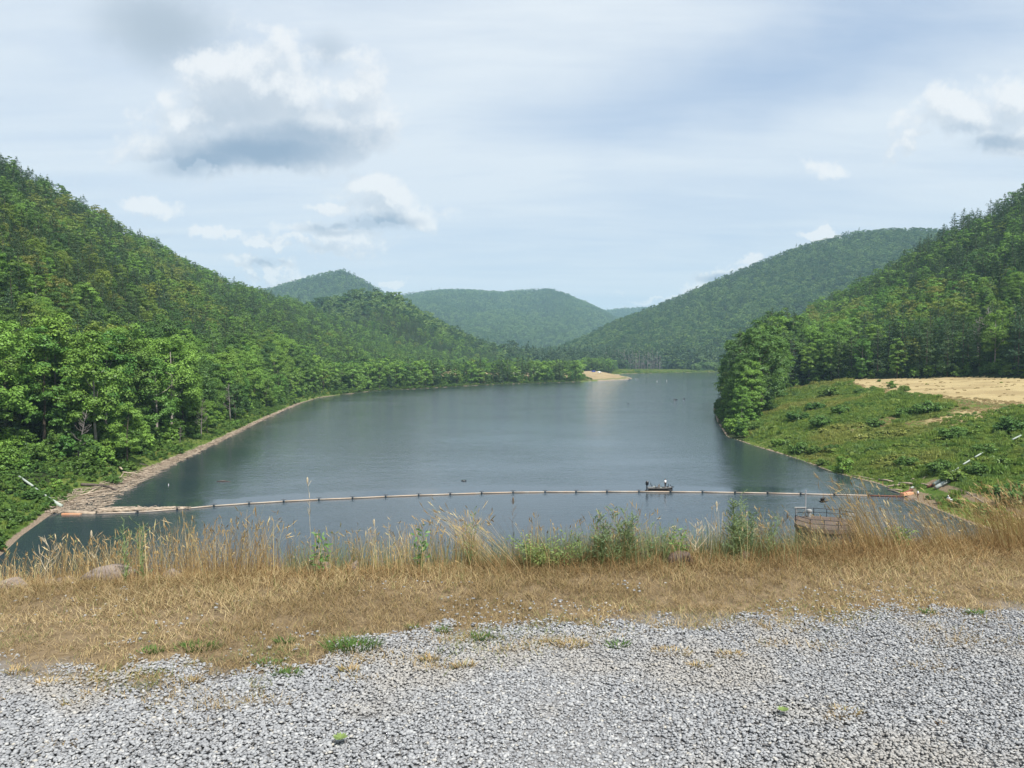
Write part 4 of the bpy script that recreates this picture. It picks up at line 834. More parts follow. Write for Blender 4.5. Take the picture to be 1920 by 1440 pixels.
b, st = hull_me(-.12, .44, .72, .97, M['black'], 'hull'); b.build('hull', M['black'], boat)
b, st = hull_me(.44, .56, .97, 1.0, M['grey_paint'], 'gunwale')
b.add([(x_, s * h_ * .99, .56 + .14 * max(0, (x_ - .5) / 2.4) ** 2 - .0) for x_, h_ in st for s in (-1, 1)], [(2 * i, 2 * i + 2, 2 * i + 3, 2 * i + 1) for i in (0, 3, 4, 5)])
b.build('gunwale', M['grey_paint'], boat)
MB().box((-.1, 0, .36), (2.7, 1.7, .06)).build('deck', M['steel_dark'], boat)
MB().box((-.15, .45, .75), (.5, .6, .5), 0, None, .7).box((-.05, .45, 1.02), (.05, .5, .22)).build('console', M['grey_paint'], boat)
ob = MB().box((-3.02, 0, .35), (.26, .2, 1.1)).box((-3.2, 0, -.05), (.5, .08, .3)).lathe((-2.95, 0, .88), [(.16, 0), (.33, .12), (.38, .4), (.33, .66), (.18, .78), (.02, .8)], 12).build('outboard_motor', M['black'], boat)
ob.data.transform(Matrix.Diagonal((1, .8, 1, 1)))
for (x_, y_, h_) in ((-1.9, .1, .95), (-.95, -.35, .55), (1.75, 0, .72)):
    s_ = MB().box((x_, y_, h_), (.42, .42, .1)).box((x_ - .2 if x_ < 1 else x_ + .16, y_, h_ + .28), (.1, .4, .5), 0, None, .7).build('seat', M['black'], boat); MB().tube([(x_, y_, .4), (x_, y_, h_)], .04, 6).build('pedestal', M['steel_dark'], s_)
MB().tube([(2.6, -.2, .75), (3.0, -.25, .72), (3.15, -.25, .66)], [.06, .06, .1], 8).tube([(2.35, -.15, .95), (2.75, -.22, .7)], .04, 6).box((2.35, -.15, 1.0), (.26, .14, .12)).build('trolling_motor', M['black'], boat)
MB().box((-1.2, .5, .62), (.5, .35, .16)).box((.2, -.5, .5), (.4, .3, .2)).build('tackle_box', M['grey_pipe'], boat)
p = boat.matrix_basis @ Vector((1.25, 0, .60)); person(p + Vector((bx, by + .4, 0)) * 0 if False else (bx + 1.12, by + .34, .70), R(40), J, RD, M['shirt'], M['pants'], M['hair'], 'person in a white shirt and dark trousers standing in the boat bow fishing')
rod = MB().tube([(0, 0, 0), (.6, .5, .7), (1.5, 1.2, 1.2)], [.012, .008, .004], 5).build('fishing_rod', M['black']); rod.location = (bx + .9, by + .62, 1.75); rod.rotation_euler = (0, 0, R(60)); tag(rod, 'thin dark fishing rod held by the person in the boat', 'fishing rod')
# man on the right shore, facing the water
p = stand(1721, 935.5); J2 = dict(J); J2.update(elL=(-.27, .0, 1.14), wrL=(-.24, .06, .90), haL=(-.23, .08, .82), elR=(.27, .08, 1.15), wrR=(.14, .26, 1.16), haR=(.08, .31, 1.18))
person((p[0], p[1], p[2]), R(70), J2, RD, M['shirt'], M['brown_cloth'], M['hair'], 'person in a loose white shirt standing on the right bank by the boom end', 1.05)
# seated person and small dinghy
p = stand(1779, 942); J3 = dict(J); J3.update(pel=(0, 0, .42), chest=(0, .05, .78), neck=(0, .06, .95), chin=(0, .08, 1.03), head=(0, .09, 1.14), hipL=(-.10, .04, .40), hipR=(.10, .04, .40), knL=(-.14, .45, .46), knR=(.14, .45, .46), anL=(-.14, .5, .06), anR=(.14, .5, .06), toeL=(-.15, .65, .04), toeR=(.15, .65, .04),
    shL=(-.19, .05, .88), shR=(.19, .05, .88), elL=(-.25, .18, .65), elR=(.25, .18, .65), wrL=(-.14, .38, .60), wrR=(.14, .38, .60), haL=(-.12, .45, .58), haR=(.12, .45, .58))
person((p[0], p[1], p[2]), R(120), J3, RD, M['shirt'], M['brown_cloth'], M['white'], 'seated person in white shirt and white hat on the right bank', 1.05)
st_ = MB().box((0, 0, .19), (.42, .42, .05)); [st_.tube([(sx * .18, sy * .18, 0), (sx * .16, sy * .16, .18)], .015, 5) for sx in (-1, 1) for sy in (-1, 1)]
o = st_.build('camp_stool', M['steel_dark']); o.location = (p[0], p[1], p[2]); tag(o, 'low dark camp stool under the seated person', 'stool')
q = stand(1787, 942); b = MB(); vs = []; stt = [(-1.1, .42), (-.4, .5), (.4, .48), (1.0, .28), (1.35, .03)]
for x_, h_ in stt: vs += [(x_, -h_, .45), (x_, -h_ * .6, .02), (x_, h_ * .6, .02), (x_, h_, .45)]
fs = [(4 * i + k, 4 * i + k + 1, 4 * i + k + 5, 4 * i + k + 4) for i in range(4) for k in range(3)] + [(3, 2, 1, 0)]; b.add(vs, fs)
e_ = empty('dinghy', (q[0] + .5, q[1] - .3, q[2] + .02), R(10)); tag(e_, 'small grey and white dinghy drawn up beside the seated person', 'dinghy'); b.build('hull', M['grey_pipe'], e_)
b = MB().tube([(-1.1, -.44, .47), (-.4, -.52, .47), (.4, -.5, .47), (1.0, -.3, .47), (1.36, 0, .5), (1.0, .3, .47), (.4, .5, .47), (-.4, .52, .47), (-1.1, .44, .47)], .06, 6); b.build('rim', M['white'], e_)
MB().box((-.3, 0, .36), (.25, .95, .04)).box((.5, 0, .36), (.22, .85, .04)).build('thwart', M['steel_dark'], e_)

# ------------------------------------------------------------------ intake tower deck
TX, TY, TZ0 = 40.6, 100.0, 6.4
tw = empty('intake_platform', (TX, TY, 0), R(-20)); tag(tw, 'concrete intake platform with dark railings standing in the water', 'intake platform')
oct_ = [(-3.6, -2.2), (-3.6, 2.6), (-1.2, 3.9), (2.2, 3.9), (4.2, 1.8), (4.2, -2.2), (1.6, -4.4), (-1.8, -4.4)]
def prism(pts, z0, z1): n_ = len(pts); return [(x_, y_, z0) for x_, y_ in pts] + [(x_, y_, z1) for x_, y_ in pts], [tuple(reversed(range(n_))), tuple(range(n_, 2 * n_))] + [(i, (i + 1) % n_, n_ + (i + 1) % n_, n_ + i) for i in range(n_)]
MB().add(*prism([(x_ * .96, y_ * .96) for x_, y_ in oct_], -4, TZ0 - .5)).build('shaft', M['concrete_dark'], tw)
MB().add(*prism(oct_, TZ0 - .5, TZ0)).build('deck', M['concrete'], tw)
for i in range(8):
    a, b_ = Vector((*oct_[i], TZ0)) * 1.0, Vector((*oct_[(i + 1) % 8], TZ0)); a.x *= .96; a.y *= .96; b_.x *= .96; b_.y *= .96
    r_ = MB()
    for hh in (.55, 1.08): r_.tube([a + Vector((0, 0, hh)), b_ + Vector((0, 0, hh))], .045, 6)
    r_.tube([a, a + Vector((0, 0, 1.1))], .06, 6); L_ = (b_ - a).length
    if L_ > 3: mm_ = a.lerp(b_, .5); r_.tube([mm_, mm_ + Vector((0, 0, 1.1))], .05, 6)
    r_.build('railing', M['steel_dark'], tw)
MB().tube([(-2.2, 3.0, TZ0), (-2.2, 3.0, TZ0 + 3.6)], .09, 8).build('mast', M['steel_grey'], tw)
MB().lathe((-1.7, 2.9, TZ0), [(.24, 0), (.24, .7), (.36, .75), (.36, .95), (.2, 1.05), (.02, 1.07)], 12).build('gate_hoist', M['pale_grey'], tw)
MB().tube([(-3.6, 2.3, TZ0 + 1.25), (-2.1, 2.6, TZ0 + 1.3)], .09, 8).tube([(-3.4, 2.3, TZ0), (-3.4, 2.3, TZ0 + 1.2)], .05, 6).build('jib', M['pale_grey'], tw)
MB().box((3.5, 1.3, TZ0 + .98), (.9, .45, .26)).tube([(3.6, 1.3, TZ0), (3.6, 1.3, TZ0 + .9)], .08, 6).build('control_box', M['pale_grey'], tw)
MB().box((4.9, -2.9, TZ0 - .9), (3.4, 1.4, .5), R(-32)).build('ledge', M['concrete'], tw)

# ------------------------------------------------------------------ birds, buoys, far craft and cars
def bird(px, py, z, lb, span=0.0, size=1.0, swim=True):
    if z == 0: x_, y_ = G(px, py)
    else: x_, y_, z = AT(px, py, z)
    e_ = empty('bird', (x_, y_, z), rng.uniform(0, 6)); e_.scale = (size,) * 3; tag(e_, lb, 'bird')
    MB().lathe((0, 0, 0), [(.02, -.3), (.10, -.2), (.14, 0), (.10, .2), (.05, .28), (.07, .36), (.05, .42), (.01, .47)], 8).build('body', M['black'], e_, True).data.transform(Matrix.Rotation(R(80), 4, 'X'))
    if span:
        for s in (-1, 1): MB().add([(0, .12, .05), (0, -.14, .05), (s * span, -.22, .32), (s * span * .6, .16, .28), (0, .12, .02), (0, -.14, .02), (s * span, -.22, .30), (s * span * .6, .16, .25)], [(0, 1, 2, 3), (7, 6, 5, 4), (0, 3, 7, 4), (1, 0, 4, 5), (2, 1, 5, 6), (3, 2, 6, 7)]).build('wing', M['black'], e_)
    return e_
bird(1542, 940, 70, 'dark bird flying low over the water above the intake platform', .42, 1.0)
for a, b_, s_, lb in ((868, 902, 1.8, 'dark waterbird alone in mid lake left of the boat'), (1265, 750, 4.5, 'left one of two dark waterbirds far out before the headland'), (1282, 748.5, 4.5, 'right one of two dark waterbirds far out before the headland'), (1178, 757, 2.5, 'small dark waterbird in the middle of the lake')): bird(a, b_, 0, lb, 0, s_)
for a, b_, lb, mt in ((1064, 777, 'thin dark marker buoy in the middle of the lake', M['rubber']), (1232, 715, 'small white buoy right of the swimming beach', M['white']), (1250, 714, 'second small white buoy before the far shore', M['white']), (316, 910, 'tiny white float off the driftwood pile', M['white'])):
    x_, y_ = G(a, b_); e_ = MB().lathe((0, 0, -.2), [(.1, 0), (.28, .1), (.28, .5), (.12, .7), (.08, 1.5), (.02, 1.55)], 10).build('buoy', mt, None, True); e_.location = (x_, y_, 0); e_.scale = [max(.3, y_ / 1000)] * 3; tag(e_, lb, 'buoy')
def car(px, py, mt, rz, lb, white=False):
    p = stand(px, py); e_ = empty('parked_car', p, rz); e_.scale = (1.15,) * 3; tag(e_, lb, 'car', 'cars parked above the sandy point')
    prof = [(-2.2, .35), (-2.25, .8), (-2.0, .95), (-1.5, 1.0), (-1.0, 1.45), (.5, 1.48), (1.1, 1.02), (2.0, .9), (2.25, .7), (2.25, .35)]
    n_ = len(prof); vs = [(x_, s * (.88 if z_ < 1.1 else .7), z_) for s in (-1, 1) for x_, z_ in prof]; MB().add(vs, [tuple(range(n_)), tuple(reversed(range(n_, 2 * n_)))] + [(i, n_ + i, n_ + (i + 1) % n_, (i + 1) % n_) for i in range(n_)]).build('body', mt, e_)
    MB().box((-.25, 0, 1.24), (1.9, 1.62, .34), 0, None, .86).build('window', M['glass'], e_)
    for x_ in (-1.4, 1.4):
        for s in (-1, 1): MB().tube([(x_, s * .72, .34), (x_, s * .92, .34)], .34, 12).build('wheel', M['rubber'], e_)
car(1113, 697.5, M['blue_car'], .4, 'blue car parked on the rise above the sandy point'); car(1124, 699, M['white'], .2, 'white car parked just right of the blue car')
for k, (a, lb) in enumerate(((968, 'white camper trailer glimpsed behind the left shore trees'), (1003, 'second white camper trailer glimpsed nearer the sandy point'))):
    u, _ = ray(a, 690); yy_ = 960; x_ = u * yy_; e_ = empty('camper_trailer', (x_, yy_, TZ(x_, yy_)), .2); tag(e_, lb, 'camper trailer', 'camper trailers in the straw field')
    MB().box((0, 0, 1.75), (7, 2.4, 2.3)).box((0, 0, 2.95), (6.6, 2.2, .12)).build('body', M['white'], e_); MB().box((0, -1.22, 2.0), (4.5, .05, .6)).build('window', M['glass'], e_); [MB().tube([(x2, s * 1.0, .38), (x2, s * 1.2, .38)], .38, 10).build('wheel', M['rubber'], e_) for x2 in (-.6, .6) for s in (-1, 1)]
# rowing boats at the beach
for k, (a, b_, lb) in enumerate(((1179, 711, 'dark small boat pulled up at the tip of the sandy point'), (1194, 711, 'low skiff floating just off the sandy point'))):
    x_, y_ = G(a, b_); e_ = b = MB(); vs = []
    for xx, h_ in [(-2, .6), (-.8, .8), (.8, .78), (1.8, .4), (2.3, .03)]: vs += [(xx, -h_, .7), (xx, -h_ * .6, .0), (xx, h_ * .6, .0), (xx, h_, .7)]
    o = b.add(vs, [(4 * i + q, 4 * i + q + 1, 4 * i + q + 5, 4 * i + q + 4) for i in range(4) for q in range(3)] + [(3, 2, 1, 0)]).build('rowing_boat', M['steel_dark'] if k == 0 else M['grey_pipe']); o.location = (x_, y_, .05); o.rotation_euler = (0, 0, .3); tag(o, lb, 'boat')
x_, y_ = G(1171, 712.3); person((x_, y_ + 3, TZ(x_, y_ + 3)), R(180), J, RD, M['brown_cloth'], M['pants'], M['hair'], 'tiny figure in brown standing on the far sandy point')

# ------------------------------------------------------------------ driftwood
lefts = np.array(PG([(118, 962), (150, 940), (215, 915), (300, 880), (400, 832), (500, 783), (560, 757)])); seg = np.hypot(*np.diff(lefts, axis=0).T); cum = np.concatenate([[0], np.cumsum(seg)])
V = []; F = []
def stick(p, az, L, r, tilt, bend):
    n6 = 5; c = []; 
    for k in range(4):
        t_ = k / 3 - .5; c.append(np.array([math.cos(az) * L * t_ - math.sin(az) * bend * (4 * t_ * t_), math.sin(az) * L * t_ + math.cos(az) * bend * (4 * t_ * t_), tilt * L * t_]) + p)
    b0 = len(V); ax = np.array([-math.sin(az), math.cos(az), 0]); up = np.array([0, 0, 1.0])
    for k, q in enumerate(c):
        rr = r * (1 - .2 * k)
        for j in range(n6): a = 2 * math.pi * j / n6; V.append(q + rr * (math.cos(a) * ax + math.sin(a) * up))
    for k in range(3):
        for j in range(n6): F.append((b0 + k * n6 + j, b0 + (k + 1) * n6 + j, b0 + (k + 1) * n6 + (j + 1) % n6, b0 + k * n6 + (j + 1) % n6))
prs = random.Random(5); P0 = []
for i in range(5200):
    s = prs.random() ** 1.25 * cum[-1]; j = min(len(seg) - 1, int(np.searchsorted(cum, s) - 1)); j = max(j, 0); t_ = (s - cum[j]) / seg[j]; b0 = lefts[j] * (1 - t_) + lefts[j + 1] * t_; dv = (lefts[j + 1] - lefts[j]) / seg[j]; nv = np.array([dv[1], -dv[0]])   # towards the water
    w_in = np.interp(s, [0, 12, 25, 50, 110, 250], [3.0, 4.0, 3.2, 2.2, 1.2, .7]); w_out = np.interp(s, [0, 8, 20, 40, 60, 250], [6.0, 6.5, 4.5, 2.3, .9, .4]); off_ = prs.uniform(-w_in, w_out)
    P0.append((b0[0] + nv[0] * off_, b0[1] + nv[1] * off_, math.atan2(dv[1], dv[0]) + prs.gauss(0, .75), s))
for i in range(700):   # thin raft of sticks held against the boom
    a = prs.uniform(190, 345) ; bb = np.interp(a, [190, 345], [963, 955]) - prs.random() ** 2 * np.interp(a, [190, 250, 345], [10, 5, 1]) - .6; x_, y_ = G(a, bb); P0.append((x_, y_, prs.gauss(.05, .35), 5))
P0 = np.array(P0); zt = terrain(P0[:, 0], P0[:, 1])[0]
for (x_, y_, az, s), z0 in zip(P0, zt):
    L = prs.uniform(.5, 2.0) if prs.random() < .85 else prs.uniform(2, 4); stick(np.array([x_, y_, max(z0, -.02) + prs.uniform(.02, .38 if s < 60 else .2)]), az, L, prs.uniform(.025, .07) * (1 + .25 * L), prs.gauss(0, .07), prs.gauss(0, .08) * L)
o = link('driftwood', mesh('driftwood', V, F, M['drift'], True)); tag(o, 'thick tangle of bleached driftwood sticks heaped along the left shore', 'driftwood', kind='stuff')
LOGS = [((152, 912), (205, 915), .30, 1, 'dark log end sticking out of the leaves behind the driftwood'), ((165, 928), (190, 915), .14, 0, 'grey forked branch leaning over the dark log'), ((195, 915), (222, 930), .24, 1, 'dark brown log lying across the driftwood'), ((150, 932), (212, 924), .15, 0, 'long grey log in front of the dark logs'),
 ((202, 937), (242, 923), .10, 0, 'curved pale branch reaching into the water'), ((238, 924), (288, 906), .09, 0, 'long straight pole slanting into the water'), ((230, 888), (272, 896), .16, 0, 'thick pale log on top of the driftwood'), ((224, 880), (229, 890), .26, 0, 'upright pale stump at the back of the driftwood'), ((226, 898), (234, 887), .10, 0, 'short propped pale branch near the stump'),
 ((262, 892), (300, 888), .12, 0, 'pale log lying along the upper driftwood'), ((290, 896), (313, 893), .06, 0, 'thin stick pointing out over the water'), ((262, 873), (278, 876), .17, 1, 'dark small log pile at the foot of the bush'), ((225, 944), (233, 946), .09, 0, 'short branch floating beside the driftwood'), ((395, 833), (420, 826), .1, 0, 'pale log along the far driftwood line'), ((445, 812), (470, 800), .12, 0, 'pale log at the waterline under the bright bush'), ((520, 778), (540, 768), .15, 0, 'pale log where the shore narrows')]
for (a, b_, r_, dk, lb) in LOGS:
    p = stand(*a); q = stand(*b_); A_ = Vector((p[0], p[1], p[2] + .35)); B_ = Vector((q[0], q[1], max(q[2], 0) + .30 + (.9 if 'upright' in lb else 0))); mid = A_.lerp(B_, .5) + Vector((0, 0, .1))
    b = MB().tube([Vector((0, 0, 0)), mid - A_, B_ - A_], [r_, r_ * .85, r_ * .6], 8); o = b.build('log', M['drift_dark' if dk else 'drift'], None, True); o.location = A_; tag(o, lb, 'log', 'driftwood logs on the left shore')
RL = [((1648, 901), (1680, 906), .22, 'flat grey log on the grass nearest the water'), ((1664, 914), (1692, 911), .2, 'pale log at the waterline left of the orange float'), ((1686, 909), (1719, 910), .28, 'thick brown log in front of the pale pipes'), ((1706, 904), (1719, 902), .14, 'curved white branch behind the thick log'), ((1720, 908), (1742, 911), .16, 'straight pale log reaching the rusty pipe end'),
 ((1665, 921), (1692, 927), .1, 'thin crossed branch in the shallows'), ((1672, 922), (1692, 921), .2, 'short fat grey log above the boom end'), ((1730, 899), (1740, 894), .07, 'thin stick lying on the lower meadow'), ((1780, 920), (1796, 922), .14, 'pale plank-like log beside the path'), ((1812, 925), (1870, 960), .12, 'long pale pole lying along the path'), ((1596, 893), (1640, 900), .1, 'dark branch along the waterline'), ((1540, 880), (1560, 886), .12, 'grey log by the small landing'), ((1385, 795), (1396, 787), .25, 'pale fallen trunk at the headland point')]
for (a, b_, r_, lb) in RL:
    p = stand(*a); q = stand(*b_); A_ = Vector((p[0], p[1], p[2] + r_ * .8)); B_ = Vector((q[0], q[1], q[2] + r_ * .7)); mid = (B_ - A_) * .5 + Vector((0, .15, .12 if 'curved' not in lb else .5)); o = MB().tube([Vector(), mid, B_ - A_], [r_, r_ * .9, r_ * .6], 8).build('log', M['drift'], None, True); o.location = A_; tag(o, lb, 'log', 'logs on the right bank')
p = G(420, 903); o = MB().tube([(-1.6, 0, 0), (-.3, .1, .08), (1.5, -.1, -.02)], [.12, .15, .06], 7).tube([(-.3, .1, .1), (.3, .3, .35)], [.06, .02], 5).build('log', M['drift_dark'], None, True); o.location = (*p, .02); tag(o, 'small dark log floating alone off the driftwood shore', 'log')
# ------------------------------------------------------------------ foreground: rocks, gravel, grass, weeds
def ico(sub=2):
    import bmesh; bm = bmesh.new(); bmesh.ops.create_icosphere(bm, subdivisions=sub, radius=1); V_ = np.array([v.co[:] for v in bm.verts]); F_ = np.array([[v.index for v in f.verts] for f in bm.faces]); bm.free(); return V_, F_
IV, IF = ico(4)
def rock(px, py, Y, wx, wy, hz, mt, lb, seed):
    u, e = ray(px, py); V_ = IV.copy(); s = seed * 3.1; 
    for k in range(16):
        nrm = rdir(1)[0]; dd = rng.uniform(.42, .8); q = V_ @ nrm; V_ = V_ - np.outer(np.maximum(q - dd, 0), nrm) * .93
    V_ *= 1 + .16 * (fbm(V_[:, 0] + s, V_[:, 1] + V_[:, 2] * .7, .5, 5, seed) - .5)[:, None]
    V_ = V_ * np.array([wx / 2, wy / 2, hz / 2]); o = link('rock', mesh('rock', V_, IF, mt, False)); z0 = float(damz(Y - .17 * u * Y)); o.location = (u * Y, Y, z0 + hz * .08); o.rotation_euler = (rng.uniform(-.1, .1), rng.uniform(-.1, .1), rng.uniform(-.3, .3)); tag(o, lb, 'rock', 'rocks along the crest edge')
for a in [(22, 1092, 5.6, .34, .3, .2, 'rock', 'pale flat rock at the left frame edge', 1), (205, 1082, 5.85, .44, .36, .27, 'rock', 'largest reddish grey rock left of the tall straw', 2), (110, 1085, 5.85, .28, .3, .17, 'rock', 'low grey rock between the pale flat one and the largest', 3), (600, 1072, 6.1, .20, .22, .24, 'rock', 'rounded cream rock under the leafy weed', 4),
   (662, 1070, 6.1, .16, .2, .18, 'rock', 'small mottled rock right of the rounded cream rock', 5), (1285, 1056, 6.15, .30, .22, .19, 'rock_dark', 'dark brown mound-like rock right of the leafy weed', 7), (1205, 1048, 6.3, .12, .2, .2, 'rock_dark', 'small dark rock left of the mound-like rock', 8), (1395, 1050, 6.3, .12, .2, .16, 'rock_dark', 'small dark stone at the foot of the feathery weed', 9), (330, 1080, 5.95, .22, .2, .18, 'rock', 'brown grey rock buried behind tall straw', 13)]:
    rock(*a[:6], M[a[6]], *a[7:])

def gedge(x):  # gravel limit, metres past the camera along the crest normal
    return np.interp(x, [-9, -2.9, -1.9, -1.2, -.55, .0, .6, 1.3, 2.0, 2.6, 3.4, 9], [3.95, 3.98, 3.86, 3.95, 4.55, 4.62, 4.72, 4.75, 4.78, 4.82, 4.98, 5.35])
def gdens(x, y):  # 1 on gravel, 0 in grass
    e = gedge(x) + (fbm(x, y, .6, 4, 7) - .5) * .75 + (fbm(x, y, .14, 2, 27) - .5) * .5; return np.clip((e - y) / .28 + .5, 0, 1)
V8, F8 = ico(1)
ns = 390000; sx = rng.uniform(-7.2, 7.2, ns); sy = 2.5 + rng.random(ns) * 3.1; gd = gdens(sx, sy); far_ = np.clip((sy - gedge(sx)) / 1.6, 0, 1)
kp = (rng.random(ns) < np.where(gd > .02, gd, 0)) | (rng.random(ns) < .05 * (1 - far_) * (fbm(sx, sy, .45, 3, 9) > .5))
sx, sy, gd = sx[kp], sy[kp], gd[kp]; ns = len(sx)
a1 = rng.uniform(.005, .0112, ns) * rng.choice([1, 1, 1, 1.3], ns); fine = fbm(sx, sy, .8, 3, 17); a1 *= np.interp(sx + rng.normal(size=ns) * .3, [-4, 1, 3], [1.08, .95, .8]); sc3 = np.stack([a1 * rng.uniform(.8, 1.35, ns), a1 * rng.uniform(.55, .95, ns), a1 * rng.uniform(.3, .62, ns)], 1)
ang = rng.uniform(0, 6.28, ns); tl = rng.normal(size=ns) * .26
vert = V8[None] * sc3[:, None] * (1 + rng.normal(size=(ns, len(V8), 1)) * .17)
ct, st2 = np.cos(tl)[:, None], np.sin(tl)[:, None]; y1 = vert[..., 1] * ct - vert[..., 2] * st2; z1 = vert[..., 1] * st2 + vert[..., 2] * ct; ca, sa = np.cos(ang)[:, None], np.sin(ang)[:, None]
X1 = vert[..., 0] * ca - y1 * sa + sx[:, None]; Y1 = vert[..., 0] * sa + y1 * ca + sy[:, None]; Z1 = z1 + 26.35 + (rng.uniform(.0, .012, ns) + (fbm(sx, sy, 1.4, 3, 4) - .5) * .05)[:, None]
Vp = np.stack([X1, Y1, Z1], -1).reshape(-1, 3); Fp = (F8[None] + (np.arange(ns) * len(V8))[:, None, None]).reshape(-1, 3)
m = bpy.data.materials.new('limestone_gravel'); m.use_nodes = True; t = NT(m.node_tree); bs = t.n['Principled BSDF']; bs.inputs['Roughness'].default_value = .8; bs.inputs['Specular IOR Level'].default_value = .25; ge = t.new('ShaderNodeNewGeometry')
c = t.ramp(ge.outputs['Random Per Island'], [(0, (.15, .154, .163)), (.3, (.205, .212, .224)), (.55, (.245, .252, .263)), (.85, (.30, .307, .315)), (.96, (.40, .40, .395)), (1, (.36, .33, .27))])
tcn = t.new('ShaderNodeTexCoord'); c = t.mix(t.m('MULTIPLY', t.ss(t.noise(tcn.outputs['Object'], 1.1, 4), .5, .66), .42), c, (.30, .26, .20)); c = t.mix(t.m('MULTIPLY', t.noise(tcn.outputs['Object'], 90, 4, .7), .35), c, (.42, .43, .44)); t.l.new(c, bs.inputs['Base Color'])
o = link('gravel', mesh('gravel', Vp, Fp, m, False)); tag(o, 'loose pale grey crushed stone covering the crest road', 'gravel', kind='stuff')

def blades(B, az, H, w, lean, bend, nseg=3, tipw=.15):
    """curved flat blades from base points"""
    n_ = len(B); out = []; dirv = np.stack([np.cos(az), np.sin(az), np.zeros(n_)], 1); sd = np.stack([-np.sin(az + rng.normal(size=n_) * .8), np.cos(az), np.zeros(n_)], 1); sd /= np.linalg.norm(sd, axis=1, keepdims=True)
    for k in range(nseg + 1):
        t_ = k / nseg; hgt = H * (t_ - bend * t_ * t_ * .5); of = H * (lean * t_ + bend * t_ * t_); c = B + dirv * of[:, None]; c[:, 2] += hgt; ww = w * (1 - (1 - tipw) * t_ ** 1.5)
        out += [c - sd * ww[:, None] / 2, c + sd * ww[:, None] / 2]
    V_ = np.stack(out, 1); m_ = 2 * (nseg + 1); F_ = np.array([[2 * k, 2 * k + 1, 2 * k + 3, 2 * k + 2] for k in range(nseg)]); Fa = (F_[None] + (np.arange(n_) * m_)[:, None, None]).reshape(-1, 4); return V_.reshape(-1, 3), Fa, out
def grassmat(name, stops, trans=.25, dark=(.16, .11, .05)):
    m = bpy.data.materials.new(name); m.use_nodes = True; t = NT(m.node_tree); t.n.clear(); out = t.new('ShaderNodeOutputMaterial'); ge = t.new('ShaderNodeNewGeometry'); c = t.ramp(ge.outputs['Random Per Island'], stops)
    P = ge.outputs['Position']; f = t.ss(t.noise(P, .9, 4, .6), .42, .62); c = t.mix(t.m('MULTIPLY', f, .5), c, dark)
    d = t.new('ShaderNodeBsdfDiffuse'); tr = t.new('ShaderNodeBsdfTranslucent'); mx = t.new('ShaderNodeMixShader'); mx.inputs[0].default_value = trans; t.l.new(c, d.inputs[0]); t.l.new(c, tr.inputs[0]); t.l.new(d.outputs[0], mx.inputs[1]); t.l.new(tr.outputs[0], mx.inputs[2]); t.l.new(mx.outputs[0], out.inputs[0]); return m
M['mown'] = grassmat('mown_dry_grass', [(0, (.16, .11, .06)), (.3, (.32, .235, .12)), (.6, (.45, .345, .185)), (.85, (.58, .47, .28)), (.92, (.22, .22, .09)), (1, (.11, .15, .05))])
M['tall'] = grassmat('tall_straw', [(0, (.20, .12, .055)), (.35, (.38, .265, .12)), (.7, (.52, .40, .20)), (.9, (.64, .53, .31)), (1, (.28, .31, .11))])
M['russet'] = grassmat('russet_thatch', [(0, (.14, .085, .045)), (.5, (.27, .17, .08)), (.85, (.40, .28, .13)), (1, (.50, .38, .2))])
M['gweed'] = grassmat('green_weed_blades', [(0, (.05, .11, .03)), (.5, (.09, .17, .045)), (1, (.16, .24, .07))], .3, (.05, .09, .03))
gz = lambda x, y: damz(y - .17 * x)
# mown dry grass
ng = 420000; gx = rng.uniform(-8, 8, ng); gy = 3.3 + rng.random(ng) * 3.6 + .12 * gx; g_ = 1 - gdens(gx, gy); cl = fbm(gx, gy, .16, 3, 55)
edge_ = np.clip((gy - gedge(gx) + .5) / .5, 0, 1)
kp = (rng.random(ng) < g_ * (.35 + .65 * (cl > .42))) & (rng.random(ng) < .35 + .65 * edge_) & (gy - .17 * gx < 6.5); gx, gy = gx[kp], gy[kp]; cx_ = rng.uniform(-5, 5, 90); cy_ = gedge(cx_) - np.abs(rng.normal(size=90)) * .28 - .02; cr_ = rng.uniform(.03, .10, 90); ci = rng.integers(0, 90, 9000); gx = np.concatenate([gx, cx_[ci] + rng.normal(size=9000) * cr_[ci] * 1.3]); gy = np.concatenate([gy, cy_[ci] + rng.normal(size=9000) * cr_[ci] * .6]); ng = len(gx); thin = fbm(gx, gy, .9, 3, 5)
B = np.stack([gx, gy, gz(gx, gy) - .004], 1); H = rng.uniform(.012, .045, ng) * (1 + 1.0 * np.clip(gy - .17 * gx - 5.0, 0, 1.2)) * (.6 + .8 * thin)
V_, F_, _o = blades(B, rng.uniform(0, 6.28, ng), H, rng.uniform(.0018, .004, ng), rng.uniform(.1, 1.8, ng), rng.uniform(0, .7, ng), 2)
o = link('dry_grass', mesh('dry_grass', V_, F_, M['mown'])); tag(o, 'short mown straw-brown grass strip between gravel and tall straw', 'dry grass', kind='stuff')
ng = 60000; gx = rng.uniform(-7, 7, ng); gy = gedge(gx) + rng.normal(size=ng) * .28 + .15; pn = fbm(gx, gy, .32, 3, 91); wx = np.interp(gx, [-7, -.2, .4, 7], [.9, .9, .3, .25])
kp = (rng.random(ng) < np.clip((pn - .50) * 7, 0, 1) * wx); gx, gy = gx[kp], gy[kp]; ng = len(gx)
V_, F_, _o = blades(np.stack([gx, gy, gz(gx, gy) - .002], 1), rng.uniform(0, 6.28, ng), rng.uniform(.01, .035, ng), rng.uniform(.002, .0045, ng), rng.uniform(.2, 1.8, ng), rng.uniform(0, .7, ng), 2)
M['lowgreen'] = grassmat('low_green_blades', [(0, (.10, .14, .05)), (.5, (.17, .21, .08)), (.8, (.30, .30, .13)), (1, (.45, .38, .2))], .3, (.16, .17, .08))
